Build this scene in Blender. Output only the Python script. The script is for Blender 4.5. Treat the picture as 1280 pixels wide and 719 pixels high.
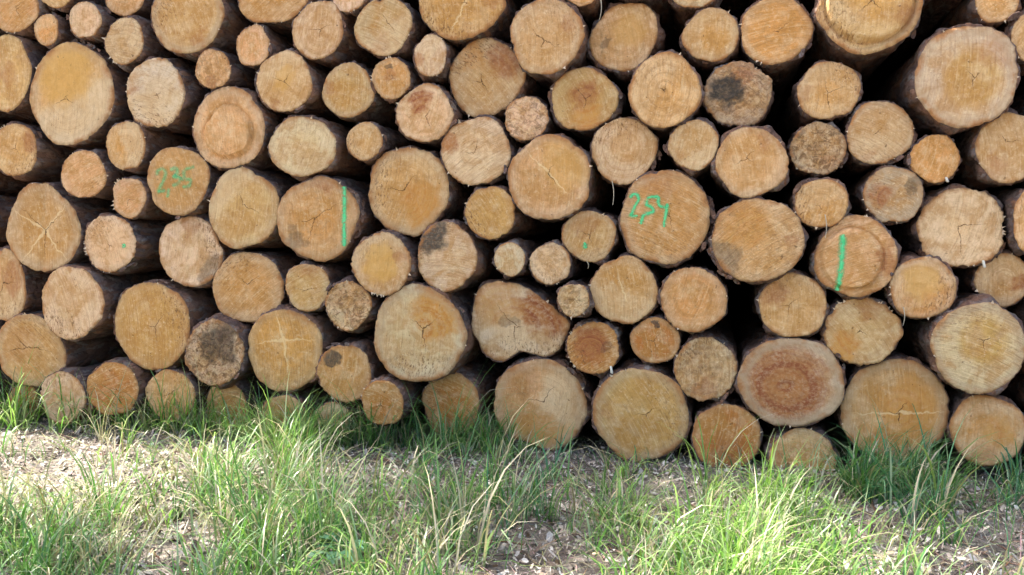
import bpy, math, random
import numpy as np
from mathutils import Vector, noise as mnoise

for o in list(bpy.data.objects):
    bpy.data.objects.remove(o, do_unlink=True)
scene = bpy.context.scene
col = scene.collection
R = math.radians

# ------------------------------------------------------------------ camera, sky, sun, exposure
cam_data = bpy.data.cameras.new('camera')
cam_data.sensor_width = 36.0
cam_data.lens = 36.0 * 1050.0 / 1280.0
cam_data.clip_start = 0.05
cam_data.clip_end = 2000.0
cam = bpy.data.objects.new('camera', cam_data)
cam.location = (0.0, -3.6, 0.9673)
cam.rotation_euler = (R(90 - 3.2433), 0.0, R(13.8864))
col.objects.link(cam)
scene.camera = cam

SUN_EL, SUN_BETA = R(58.0), R(9.0)     # high sun from the side, a touch behind the plane of the cut ends
sun_dir = Vector((-math.cos(SUN_EL) * math.cos(SUN_BETA), math.cos(SUN_EL) * math.sin(SUN_BETA), math.sin(SUN_EL)))
world = bpy.data.worlds.new('World')
scene.world = world
world.use_nodes = True
wn = world.node_tree
wn.nodes.clear()
sky = wn.nodes.new('ShaderNodeTexSky')
sky.sky_type = 'NISHITA'
sky.sun_disc = False
sky.sun_elevation = SUN_EL
sky.sun_rotation = math.atan2(sun_dir.x, sun_dir.y)
sky.air_density = 1.0
sky.dust_density = 4.0
sky.ozone_density = 1.0
bg = wn.nodes.new('ShaderNodeBackground')
bg.inputs['Strength'].default_value = 0.15
wo = wn.nodes.new('ShaderNodeOutputWorld')
wn.links.new(sky.outputs[0], bg.inputs[0])
wn.links.new(bg.outputs[0], wo.inputs[0])
sun_data = bpy.data.lights.new('sun', 'SUN')
sun_data.energy = 5.0
sun_data.angle = R(0.53)
sun_data.color = (1.0, 0.95, 0.86)
sun = bpy.data.objects.new('sun', sun_data)
sun.rotation_euler = sun_dir.to_track_quat('Z', 'Y').to_euler()
sun.location = sun_dir * 20
col.objects.link(sun)
scene.view_settings.view_transform = 'Standard'
scene.view_settings.look = 'None'
scene.view_settings.gamma = 1.0
scene.view_settings.exposure = 1.95
scene.cycles.max_bounces = 6
scene.cycles.diffuse_bounces = 3
scene.cycles.glossy_bounces = 1
scene.cycles.caustics_reflective = False
scene.cycles.caustics_refractive = False
scene.cycles.use_adaptive_sampling = True
scene.cycles.adaptive_threshold = 0.025

# ------------------------------------------------------------------ measured pile, in metres
# log: id, x, face depth, z, half width, half height, tone, features, label[, outline]
LOGS = [
(1, -3.4827, -0.0071, 2.147, 0.1413, 0.1309, 'O', {'h': 0.75}, 'ochre log end in the upper corner cut by two picture edges'),
(2, -3.2996, -0.0003, 2.0224, 0.079, 0.079, 'O', {}, 'small ochre log end at the lower right of the corner log'),
(3, -3.0718, 0.0001, 2.0559, 0.0956, 0.0895, 'P', {}, "small pale log end beside the corner log's small ochre neighbour at the top"),
(4, -2.8497, 0.0002, 1.9418, 0.1138, 0.1138, 'T', {'m': 0.3, 'sp': 1}, 'medium tan log end at the upper right of the big two-toned oval log'),
(5, -3.2362, 0.0004, 2.2115, 0.0995, 0.0861, 'O', {}, 'small ochre log end just right of the corner log'),
(6, -2.8798, 0.0525, 2.1741, 0.1149, 0.0971, 'T', {}, 'small tan log end just left of the grey-rimmed top log'),
(7, -2.4959, -0.0002, 2.0386, 0.2006, 0.177, 'T', {'h': 0.74, 'k': 0.5}, 'big log end with a grey rim, cut by the top edge above the small ones'),
(8, -2.0474, 0.0062, 2.1224, 0.1901, 0.1465, 'O', {'h': 0.6}, 'large ochre log end just right of the grey-rimmed top log'),
(9, -3.5724, 0.0001, 1.8245, 0.1731, 0.2016, 'T', {'r': (0.2, 0, 0.3, 0.4)}, 'large tan log end just left of the big two-toned oval log'),
(10, -3.1674, 0.0006, 1.6982, 0.2438, 0.2531, 'T', {'o': (-0.1, 0.4, 0.7, 0.9), 'z': (5.2, 0.0, 0.85), 'c': (3.7, 0.3)}, 'big tall oval log end, ochre above and pale below'),
(11, -2.6817, 0.0003, 1.6826, 0.1612, 0.1712, 'P', {'h': 0.5, 'sp': 1}, 'large pale log end just right of the big two-toned oval log'),
(12, -2.361, -0.0005, 1.7827, 0.0947, 0.0941, 'T', {'m': 0.4}, 'small tan log end at the lower right of the grey-rimmed top log'),
(13, -2.1464, -0.0004, 1.8801, 0.0922, 0.0963, 'T', {'sp': 1}, 'small tan torn-edged log end touching the medium pale diagonally sawn one'),
(14, -2.2843, 0.0014, 1.5001, 0.1971, 0.1927, 'T', {'st': (0.62, 0.018, 0, -0.1), 'k': 0.4}, 'log end with a round groove inside a broad rim'),
(15, -2.8563, 0.0007, 1.4324, 0.1147, 0.1214, 'O', {}, 'medium ochre log end at the lower right of the big two-toned oval log'),
(16, -3.5193, 0.0007, 1.4297, 0.1434, 0.1342, 'T', {'r': (0.7, 0.3, 0.4, 0.7), 'sp': 1}, 'medium tan log end at the lower left of the big two-toned oval log'),
(17, -1.8116, -0.0034, 1.9335, 0.1326, 0.134, 'P', {}, 'medium pale diagonally sawn log end near the top with a dark lower nick'),
(18, -1.6552, -0.0002, 2.1008, 0.0866, 0.1, 'P', {}, 'pale log end cut by the top edge, above the two medium round ones'),
(19, -1.4902, 0.0002, 1.9297, 0.1391, 0.1279, 'T', {'h': 0.6}, 'medium tan log end just left of the big slashed log'),
(20, -1.1208, -0.0005, 2.0214, 0.1951, 0.1729, 'O', {'s1': (1.15, 1.0), 'h': 0.8}, 'big log end with a pale slash, cut by the top edge'),
(21, -1.2654, 0.0004, 1.79, 0.0791, 0.095, 'P', {'r': (-0.7, -0.1, 0.35, 0.7)}, 'small pale log end at the lower left of the big slashed log'),
(22, -1.0216, 0.0497, 1.6889, 0.1738, 0.1724, 'T', {'r': (0.55, 0.45, 0.5, 0.8), 'r2': (-0.4, 0.6, 0.4, 0.6)}, 'large log end with rusty stains along its upper rim'),
(23, -1.9855, -0.005, 1.7046, 0.1441, 0.1418, 'T', {'o': (0, 0.1, 0.4, 0.6)}, 'medium tan log end at the upper right of the ring-grooved log'),
(24, -1.6662, 0.0024, 1.6519, 0.127, 0.125, 'O', {'h': 0.55, 'k': 0.4}, 'medium ochre log end just left of the red-blotched log'),
(25, -1.4511, -0.0045, 1.6953, 0.0925, 0.0927, 'O', {'d': (-0.1, 0.55, 0.18, 0.7), 'r': (-0.1, 0.1, 0.3, 0.4), 'sp': 1}, 'small ochre log end at the upper left of the red-blotched log'),
(26, -1.2942, 0.0007, 1.5331, 0.1365, 0.1279, 'P', {'r': (-0.2, 0.45, 0.42, 1.0)}, 'pinkish pale log end with a bright red blotch near its top'),
(27, -1.8987, -0.0008, 1.4029, 0.172, 0.1406, 'P', {'h': 0.4}, 'large pale log end just above the log green-lined at its edge'),
(28, -1.584, -0.0006, 1.4166, 0.0886, 0.0889, 'T', {'h': 0.4}, 'small tan log end at the upper left of the big fork-cracked log'),
(29, -1.0559, 0.0001, 1.3595, 0.1623, 0.1512, 'P', {'r': (-0.75, 0.25, 0.32, 0.9), 'c': (1.3, 0.5)}, 'large pale log end at the lower right of the red-blotched log'),
(31, -0.728, -0.0543, 1.8305, 0.1592, 0.1604, 'T', {'k': 0.3, 'c': (2.4, 0.5), 'h': 0.7}, 'large tan log end at the upper right of the rusty-rimmed log'),
(32, -0.4117, 0.0538, 1.8206, 0.157, 0.1483, 'T', {'o': (0.15, 0.3, 0.5, 0.5), 'd': (-0.5, -0.1, 0.15, 0.5)}, 'large tan log end at the upper right of the red-stained cracked log', [(-0.95, 0.117), (-0.649, 0.613), (-0.323, 0.96), (0.003, 1.034), (0.542, 0.985), (0.839, 0.684), (0.912, 0.23), (0.768, -0.325), (0.503, -0.706), (0.125, -0.886), (-0.421, -0.772), (-0.809, -0.465)]),
(33, -0.5853, -0.0027, 2.0254, 0.0755, 0.0667, 'O', {}, 'small ochre log end barely showing under the top edge above a flat-topped one'),
(34, -0.1169, -0.0036, 1.9988, 0.0966, 0.0776, 'P', {'m': 0.3}, 'dim shaded log end cut by the top edge above a round honey-coloured one'),
(35, -0.0474, -0.0005, 1.8074, 0.1121, 0.1102, 'O', {}, 'medium ochre log end at the upper left of the black-patched log'),
(36, 0.2067, 0.0007, 1.8121, 0.1391, 0.1369, 'O', {'c': (0.7, 0.45), 'h': 0.9}, 'large ochre log end at the upper right of the black-patched log'),
(37, -0.2303, -0.0543, 1.5815, 0.1461, 0.153, 'T', {'w': 0.6, 'h': 0.5}, 'large tan log end just left of the black-patched log'),
(38, -0.5742, 0.0004, 1.5683, 0.1433, 0.1354, 'O', {'r': (0.0, 0.15, 0.45, 0.8), 'r2': (0.1, -0.72, 0.5, 0.9), 'c': (2.2, 0.6)}, 'cracked log end with red stains at its middle and lower rim'),
(39, 0.0637, 0.0003, 1.5656, 0.1362, 0.1329, 'G', {'d': (-0.32, 0.12, 0.5, 1.0), 'r': (0.2, 0.7, 0.5, 0.6), 'm': 0.7}, 'rough log end with a black oval patch'),
(40, -0.8265, 0.0017, 1.4959, 0.1001, 0.0966, 'P', {'m': 0.6}, 'medium pale log end at the lower right of the rusty-rimmed log'),
(41, -0.4018, -0.0, 1.3465, 0.1388, 0.1398, 'T', {'w': 0.5}, 'large tan log end at the lower right of the red-stained cracked log'),
(42, -0.1115, -0.0391, 1.3581, 0.103, 0.1012, 'T', {}, 'medium tan log end at the lower left of the black-patched log'),
(43, 0.1167, -0.0515, 1.2799, 0.14, 0.1429, 'T', {'c': (3.6, 0.4)}, 'large tan log end just above the sooty-rimmed log'),
(44, 0.5538, -0.0331, 1.8753, 0.192, 0.1779, 'O', {'st': (0.82, 0.024, 0, 0.08), 'r': (0.85, -0.3, 0.35, 0.5), 'c': (5.2, 0.35)}, 'huge log end with a curved groove inside its rim, cut by the top edge'),
(45, 0.4129, 0.0007, 1.5639, 0.1206, 0.1154, 'T', {'c': (4.8, 0.8)}, 'large tan log end just above the chewed-looking log'),
(46, 0.899, -0.0549, 1.5875, 0.1822, 0.1934, 'P', {'h': 0.56, 'hy': 1, 'k': 0.5, 'px': (0.12, -0.05)}, 'huge log end with a yellow core and greyish outer ring'),
(47, 1.0123, 0.0004, 1.8786, 0.077, 0.0869, 'T', {}, 'medium tan log end just above the huge yellow-cored log'),
(48, 1.1387, -0.0007, 1.7362, 0.0757, 0.0984, 'T', {}, 'medium tan log end at the upper right of the huge yellow-cored log'),
(49, 0.6072, 0.0012, 1.3901, 0.1236, 0.1255, 'T', {'h': 0.7}, 'large tan log end just right of the chewed-looking log'),
(50, 0.3783, 0.0003, 1.3333, 0.108, 0.1054, 'G', {'m': 0.9}, 'brown rough log end with chewed-looking surface'),
(51, 1.0631, -0.0213, 1.3193, 0.1149, 0.1329, 'T', {'c': (0.1, 0.5)}, 'large tan log end at the lower right of the huge yellow-cored log'),
(52, 0.81, -0.0004, 1.2849, 0.0901, 0.0946, 'O', {'h': 1.2, 'z': (0, 0, 0)}, 'medium ochre log end just above the big splintered pale log'),
(53, -3.1068, -0.0007, 1.2956, 0.1324, 0.1216, 'T', {}, 'medium tan log end at the upper right of the pear-shaped log'),
(54, -2.5686, 0.0009, 1.2546, 0.169, 0.1664, 'O', {'h': 0.9, 'nr': 1}, 'log end with a smudged illegible green number beside a ring-grooved log'),
(55, -2.845, 0.0001, 1.1767, 0.0965, 0.1005, 'T', {'sp': 1}, 'small tan log end just left of the log with the smudged number'),
(56, -3.3636, -0.0001, 1.0358, 0.2271, 0.2323, 'O', {'s3': (0.75, 1.0), 'px': (0.05, -0.1), 'fac': 1}, 'large pear-shaped log end with pale star lines', [(-0.202, 0.978), (0.092, 0.951), (0.507, 0.663), (0.866, 0.356), (1.009, -0.035), (0.941, -0.469), (0.665, -0.819), (0.125, -0.999), (-0.359, -0.914), (-0.73, -0.65), (-0.991, -0.295), (-0.99, -0.028), (-0.884, 0.282), (-0.677, 0.633), (-0.394, 0.915)]),
(57, -2.9634, -0.0007, 0.951, 0.1589, 0.1418, 'P', {'nr': 1, 'sp': 1}, 'pale log end with one small green dot and torn upper edge'),
(58, -2.5385, 0.0406, 0.9077, 0.175, 0.1793, 'P', {'d': (0.8, -0.6, 0.5, 0.55), 'r': (0.0, 0.75, 0.3, 0.5)}, 'pale angular log end with a grey lower corner', [(0.112, 0.989), (0.552, 0.822), (0.858, 0.386), (1.036, -0.048), (0.9, -0.54), (0.577, -0.816), (0.063, -0.96), (-0.385, -0.828), (-0.767, -0.554), (-0.951, -0.111), (-0.938, 0.332), (-0.732, 0.719), (-0.339, 0.909)]),
(59, -2.2194, 0.0084, 1.1158, 0.1884, 0.1945, 'T', {'c': (5.9, 0.6), 'h': 0.7}, 'large tan log end just left of the log green-lined at its edge'),
(60, -3.6278, 0.0156, 0.7289, 0.1417, 0.1926, 'T', {'r': (0.4, 0.2, 0.5, 0.6)}, "red-tinged log end cut by the picture's edge, above a round tan one"),
(61, -3.1808, -0.0189, 0.6474, 0.1845, 0.1909, 'P', {}, 'large pale log end just left of the big ochre cracked log'),
(63, -1.8277, 0.0008, 1.0674, 0.2061, 0.1973, 'O', {'c': (0.5, 0.75), 'd': (-0.55, -0.6, 0.3, 0.5), 'r': (0.2, 0.9, 0.35, 0.6), 'nr': 1, 'k': 0.4}, 'big weathered log end with a green vertical line along its edge'),
(64, -1.3843, 0.0267, 1.189, 0.2017, 0.2016, 'T', {'c': (0.85, 0.55), 'r2': (0.3, -0.3, 0.55, 0.9), 'k': 0.4}, 'big pale log end with a forked crack and orange lower streaks'),
(65, -0.9891, -0.001, 1.0873, 0.1175, 0.1182, 'R', {'h': 1.2, 'hy': 1}, 'plain mustard-brown log end without cracks'),
(66, -1.4954, -0.0301, 0.8579, 0.1444, 0.1421, 'T', {'o': (0, 0, 0.6, 0.8), 'sp': 1}, 'large tan log end just left of the blue-black-stained log'),
(67, -1.1945, -0.0025, 0.8915, 0.1436, 0.1546, 'P', {'d': (-0.6, 0.75, 0.62, 0.95)}, 'pale log end whose upper corner is stained blue-black'),
(68, -2.2176, 0.0351, 0.7348, 0.1926, 0.1766, 'O', {'c': (0.6, 0.5)}, 'large ochre log end at the upper left of the starred log in the grass'),
(69, -1.8835, -0.0001, 0.7453, 0.1156, 0.1131, 'T', {'r': (0.1, 0.8, 0.4, 0.5)}, 'medium tan log end just below the log green-lined at its edge'),
(70, -0.9013, 0.0002, 0.8825, 0.071, 0.0759, 'P', {}, 'small pale log end just above the kidney-shaped log'),
(71, -0.7179, 0.0, 0.8625, 0.0925, 0.0925, 'P', {'m': 0.3}, 'medium pale log end at the lower left of the pinkish green-dotted log'),
(72, -0.7183, -0.0292, 1.235, 0.1861, 0.185, 'T', {'c': (5.3, 0.4), 's1': (5.5, 0.8), 'o': (0.4, 0.3, 0.6, 0.5)}, 'big tan log end at the upper right of the mustard-brown log'),
(73, -0.5466, 0.0003, 0.9843, 0.1198, 0.1101, 'T', {'c': (2.8, 0.6), 'r': (-0.2, 0.5, 0.5, 0.4), 'nr': 1}, 'pinkish log end with a green dot, touching the log numbered 2,54'),
(74, -0.2283, -0.0158, 1.0605, 0.1853, 0.199, 'O', {'h': 0.9, 'c': (4.9, 0.25), 'r': (-0.1, 0.75, 0.45, 0.35), 'nr': 1}, 'big honey-coloured log end with the green number 2,54 written on it'),
(75, 0.1455, -0.0546, 0.9668, 0.1805, 0.1714, 'T', {'d': (-0.7, -0.45, 0.4, 0.5), 'r2': (-0.3, 0.4, 0.6, 0.7), 'm': 0.25}, 'big log end with dark sooty specks around its lower rim'),
(76, 0.3891, -0.0522, 1.1131, 0.1021, 0.0981, 'O', {}, 'medium ochre log end at the upper left of the stepped green-lined log'),
(77, 0.6623, -0.0029, 1.1437, 0.1112, 0.1133, 'G', {'r': (-0.4, 0.0, 0.4, 0.8), 'd': (0.65, 0.35, 0.3, 0.6), 'k': 0.5}, 'large rough greyish log end at the upper right of the stepped green-lined log'),
(78, 0.9147, 0.0185, 1.0137, 0.1594, 0.1576, 'P', {'h': 0.3, 'sp': 1}, 'big pale sawn log end with a splinter at its lower edge'),
(79, 1.1589, -0.0469, 1.0422, 0.0833, 0.1291, 'T', {'c': (0.2, 0.6)}, 'large tan log end just right of the big splintered pale log'),
(80, 0.5215, -0.0458, 0.9005, 0.154, 0.1613, 'T', {'st': (0.72, 0.016, -0.08, -0.05), 'r': (0.75, -0.1, 0.3, 0.7), 'r2': (-0.2, -0.72, 0.35, 0.6)}, 'log end with a stepped saw cut and a green vertical line'),
(81, 0.7698, -0.0449, 0.7804, 0.1202, 0.1217, 'O', {'o': (0.0, 0.2, 0.6, 0.7)}, 'large ochre log end at the lower left of the big splintered pale log'),
(82, 1.0787, 0.0539, 0.8106, 0.1016, 0.1035, 'T', {'r': (0.55, -0.05, 0.35, 0.8)}, 'medium tan log end at the lower right of the big splintered pale log'),
(83, -0.3966, -0.0075, 0.752, 0.1432, 0.1455, 'O', {'s1': (5.1, 0.5)}, 'large ochre log end just right of the tiny whitish log'),
(84, -0.1047, -0.0277, 0.7173, 0.1369, 0.137, 'O', {}, 'large ochre log end at the lower left of the sooty-rimmed log'),
(85, 0.2899, -0.0174, 0.7005, 0.1347, 0.1305, 'T', {'r': (-0.6, 0.5, 0.5, 0.7)}, 'large tan log end just above the red-hearted log'),
(86, 0.5575, -0.0098, 0.6021, 0.1437, 0.1384, 'T', {'r2': (-0.5, -0.5, 0.45, 0.9), 'sp': 1, 'sc': 1}, 'log end with a scalloped fluted outline and reddish lower patch'),
(87, 0.9706, -0.0531, 0.5524, 0.1642, 0.1792, 'P', {'h': 0.5, 'hy': 1, 'k': 0.6, 'px': (0.1, 0.15)}, 'big greyish log end with an off-centre yellow core'),
(88, -0.6052, -0.0548, 0.7108, 0.0693, 0.0721, 'P', {'m': 0.5}, 'tiny whitish log end wedged beside the kidney-shaped log'),
(89, -0.5263, -0.0015, 0.4998, 0.1168, 0.115, 'R', {'r': (-0.1, 0.2, 0.7, 1.0), 'd': (0.5, 0, 0.2, 0.4), 'sp': 1}, 'dark orange-brown log end with a white resin drip'),
(90, -0.2627, -0.0, 0.5387, 0.1043, 0.0993, 'R', {'d': (0, 0.72, 0.14, 0.9)}, 'medium orange-brown log end just above the curved-crack log'),
(91, -0.0525, -0.0002, 0.4229, 0.1295, 0.1355, 'G', {'r': (0.0, -0.7, 0.4, 0.6), 'm': 0.45}, 'large rough greyish log end at the upper right of the curved-crack log'),
(92, -0.8693, 0.0517, 0.5977, 0.2324, 0.1891, 'P', {'r': (0.5, 0.3, 0.55, 1.0), 'r2': (-0.45, 0.5, 0.6, 0.55), 'd': (-0.25, 0.0, 0.16, 0.4), 'z': (0, 0, 0)}, 'kidney-shaped log end with red stains and a notch underneath', [(-0.944, 0.083), (-0.9, 0.42), (-0.829, 0.756), (-0.688, 0.908), (-0.436, 0.978), (-0.158, 0.949), (0.09, 0.871), (0.282, 0.726), (0.5, 0.533), (0.717, 0.325), (0.906, 0.134), (1.001, -0.027), (0.934, -0.225), (0.868, -0.424), (0.747, -0.658), (0.557, -0.804), (0.393, -0.788), (0.229, -0.728), (0.008, -0.68), (-0.13, -0.792), (-0.242, -0.914), (-0.437, -1.006), (-0.634, -0.88), (-0.775, -0.65), (-0.817, -0.467), (-0.916, -0.353), (-0.967, -0.186)]),
(93, -0.7769, 0.0542, 0.2284, 0.2127, 0.2084, 'T', {'r2': (0, -0.6, 0.6, 0.8), 'c': (0.9, 0.5), 'k': 0.4}, 'big log end with orange lower half and loose bark on the ground'),
(94, -0.3228, 0.0001, 0.2152, 0.2012, 0.21, 'O', {'c': (0.6, 0.35), 'k': 0.4, 'h': 0.8}, 'big ochre log end with a curved crack on the bare ground'),
(95, 0.036, 0.0019, 0.1381, 0.14, 0.1461, 'R', {'r': (0.1, -0.5, 0.6, 0.5)}, 'large orange-brown log end at the lower left of the red-hearted log'),
(96, 0.2908, -0.0157, 0.3851, 0.2102, 0.1846, 'P', {'r': (-0.12, -0.05, 0.85, 1.0), 'k': 0.8, 'z': (0, 0, 0), 'm': 0.2}, 'wide log end with a large red-brown heart and grey rim'),
(97, 0.691, 0.0209, 0.2849, 0.2041, 0.2047, 'O', {'c': (1.0, 0.3), 's1': (3.2, 0.9), 'r2': (0.35, 0.1, 0.5, 0.7), 'k': 0.5}, 'biggest log end of the bottom row, ochre with fine central cracks'),
(98, 1.026, -0.0006, 0.2237, 0.1355, 0.139, 'O', {'r2': (0.3, 0, 0.5, 0.8)}, 'large ochre log end just below the grey yellow-cored log'),
(99, 0.3434, -0.0003, 0.0663, 0.1342, 0.1233, 'T', {'k': 0.3}, 'large tan log end just below the red-hearted log'),
(100, -1.3198, -0.0253, 0.5397, 0.2226, 0.2185, 'P', {'r2': (0.4, 0.45, 0.62, 1.0), 'c': (4.9, 0.5), 'k': 0.5, 'z': (0, 0, 0)}, 'big pale log end with an orange upper quarter above the grass'),
(101, -1.6668, -0.0214, 0.6642, 0.1162, 0.115, 'G', {'m': 0.8}, 'medium rough greyish log end just left of the orange-quartered log'),
(102, -2.0065, -0.0001, 0.4419, 0.1956, 0.1993, 'O', {'s3': (0.05, 0.85), 'px': (0, 0.25)}, 'round log end with a pale star standing in the grass'),
(103, -1.6878, -0.0199, 0.3462, 0.1372, 0.1351, 'O', {'d': (-0.45, 0.55, 0.3, 0.9), 'sp': 1}, 'medium ochre log end just right of the starred log in the grass'),
(104, -1.4869, -0.0539, 0.2232, 0.1057, 0.107, 'R', {}, 'medium orange-brown log end at the lower left of the orange-quartered log'),
(105, -1.1974, 0.055, 0.2122, 0.1432, 0.1489, 'R', {'h': 0.7, 'k': 0.3}, 'large orange-brown log end at the lower right of the orange-quartered log'),
(106, -2.7328, 0.0002, 0.5425, 0.2242, 0.2194, 'O', {'c': (0.95, 0.4), 'h': 1.0}, 'big ochre log end with a three-armed crack above the grassy bottom row'),
(107, -2.3592, -0.0383, 0.4242, 0.1568, 0.1591, 'G', {'d': (0.15, 0.25, 0.6, 0.75), 'm': 1.0}, 'mouldy blackened log end low in the pile above the grass'),
(108, -3.4691, 0.0077, 0.3905, 0.2046, 0.1924, 'T', {'r': (-0.3, 0.2, 0.6, 0.25)}, "large pinkish tan log end at the picture's edge, resting above the grass"),
(109, -3.2252, -0.0518, 0.1697, 0.1398, 0.1311, 'P', {'m': 0.2}, "pale greyish log end half hidden by sunlit grass near the picture's corner"),
(110, -2.9376, -0.043, 0.2254, 0.154, 0.1371, 'R', {'h': 0.7}, 'medium orange-brown log end at the lower left of the big ochre cracked log'),
(111, -2.635, -0.0005, 0.199, 0.1364, 0.1282, 'T', {'m': 0.2}, 'medium tan log end at the lower left of the mouldy black log'),
(112, -3.5549, 0.0461, 0.1241, 0.0966, 0.0854, 'R', {}, 'small orange-brown log end mostly hidden behind grass in the lowest row'),
(113, -2.3589, 0.0544, 0.1456, 0.1158, 0.1199, 'O', {}, 'medium ochre log end just below the mouldy black log'),
(114, -2.015, 0.0003, 0.1185, 0.1227, 0.1084, 'T', {}, 'medium tan log end just below the starred log in the grass'),
(115, -1.7605, 0.0001, 0.1202, 0.0903, 0.0877, 'T', {'m': 0.3}, 'small tan log end at the lower right of the starred log in the grass'),
(1000, 1.3422, 0.0418, 2.166, 0.1636, 0.1817, 'O', {}, ''),
(1001, -4.0955, 0.016, 1.411, 0.3272, 0.2611, 'T', {}, ''),
(1002, 0.0102, 0.0375, 2.2666, 0.1976, 0.1993, 'T', {}, ''),
(1003, -3.7112, -0.0017, 2.543, 0.3083, 0.2466, 'R', {}, ''),
(1004, -1.8433, 0.0542, 2.4399, 0.2514, 0.2248, 'R', {}, ''),
(1005, -0.6618, -0.0004, 2.3764, 0.2138, 0.2058, 'T', {}, ''),
(1006, 1.3268, -0.0181, 1.4187, 0.1629, 0.1831, 'O', {}, ''),
(1007, 1.4007, 0.0337, 0.8607, 0.1655, 0.1885, 'T', {}, ''),
(1008, -4.3445, 0.0527, 0.3677, 0.3422, 0.2744, 'R', {}, ''),
(1009, 1.4397, 0.0001, 0.4837, 0.1638, 0.1883, 'R', {}, ''),
(1010, -2.3694, -0.0168, 2.5589, 0.2634, 0.2272, 'O', {}, ''),
(1011, -4.191, 0.001, 2.004, 0.3273, 0.2573, 'R', {}, ''),
(1012, 0.9128, 0.0533, 2.2621, 0.1747, 0.1878, 'T', {}, ''),
(1013, -3.1147, -0.0109, 2.5311, 0.2879, 0.2379, 'P', {}, ''),
(1014, 0.3949, 0.033, 2.2664, 0.187, 0.1937, 'O', {}, ''),
(1015, -1.0948, -0.0001, 2.4493, 0.226, 0.2113, 'O', {}, ''),
(1016, 1.3997, 0.0177, 1.7745, 0.162, 0.182, 'T', {}, ''),
(1017, -4.2805, 0.0182, 0.9019, 0.336, 0.2676, 'P', {}, ''),
(1018, 1.3643, -0.0033, 0.1338, 0.1397, 0.1605, 'R', {}, ''),
(1019, -0.3334, -0.0193, 2.1439, 0.1713, 0.1691, 'P', {}, ''),
(1020, -1.3948, 0.0006, 2.2597, 0.1368, 0.1258, 'T', {}, ''),
(1021, -4.2004, 0.0244, 2.4602, 0.1899, 0.1484, 'P', {}, ''),
(1022, -2.7159, 0.0521, 2.3586, 0.162, 0.1378, 'T', {}, ''),
(1023, -4.1462, 0.0004, 2.7745, 0.1873, 0.1458, 'O', {}, ''),
(1024, 0.685, -0.0073, 2.1392, 0.0802, 0.085, 'T', {}, ''),
(1025, 1.2034, -0.0024, 1.9512, 0.0746, 0.0824, 'T', {}, ''),
(1026, -3.9121, -0.0044, 0.0975, 0.1469, 0.1206, 'T', {}, ''),
(1027, -0.836, -0.0549, 2.1429, 0.0978, 0.0933, 'R', {}, ''),
(1028, 1.4159, -0.0, 1.1717, 0.0733, 0.0833, 'R', {}, ''),
(1029, -3.8353, 0.0015, 1.0837, 0.144, 0.117, 'O', {}, ''),
(1030, -3.808, -0.0083, 0.4724, 0.1445, 0.1186, 'P', {}, ''),
(1031, -3.7613, -0.0528, 2.1862, 0.1395, 0.1115, 'T', {}, ''),
(1032, -1.4537, -0.0003, 2.4947, 0.1068, 0.0975, 'P', {}, ''),
(1033, 1.1046, 0.003, 2.0814, 0.0757, 0.0828, 'T', {}, ''),
(1034, 1.2444, -0.0271, 0.6525, 0.0753, 0.0851, 'T', {}, ''),
(1035, 0.206, -0.0, 2.0398, 0.0862, 0.0885, 'P', {}, ''),
(1036, 1.2565, -0.0145, 1.1816, 0.0587, 0.0659, 'T', {}, ''),
(1037, 1.2138, -0.0003, 0.4953, 0.0601, 0.0679, 'P', {}, ''),
(1038, 1.2428, 0.0006, 0.3432, 0.06, 0.0682, 'R', {}, ''),
(1039, 0.656, -0.0003, 2.2948, 0.0633, 0.0667, 'T', {}, ''),
(1040, -4.1637, -0.0333, 0.0293, 0.1181, 0.0957, 'P', {}, ''),
(1041, -2.2725, -0.0151, 2.2625, 0.0928, 0.0809, 'O', {}, ''),
(1042, -3.9116, -0.0007, 1.7306, 0.1131, 0.0906, 'T', {}, ''),
(1043, -3.9676, 0.0167, 0.6406, 0.1157, 0.0941, 'R', {}, ''),
(1044, 0.9014, 0.0192, 1.9969, 0.0617, 0.0666, 'O', {}, ''),
(1045, 0.7765, 0.0067, 1.9945, 0.0626, 0.067, 'R', {}, ''),
(1046, -2.7391, -0.0226, 2.6146, 0.0975, 0.0822, 'P', {}, ''),
(1047, -0.2395, -0.0, 2.3854, 0.0717, 0.0709, 'O', {}, ''),
]
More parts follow.
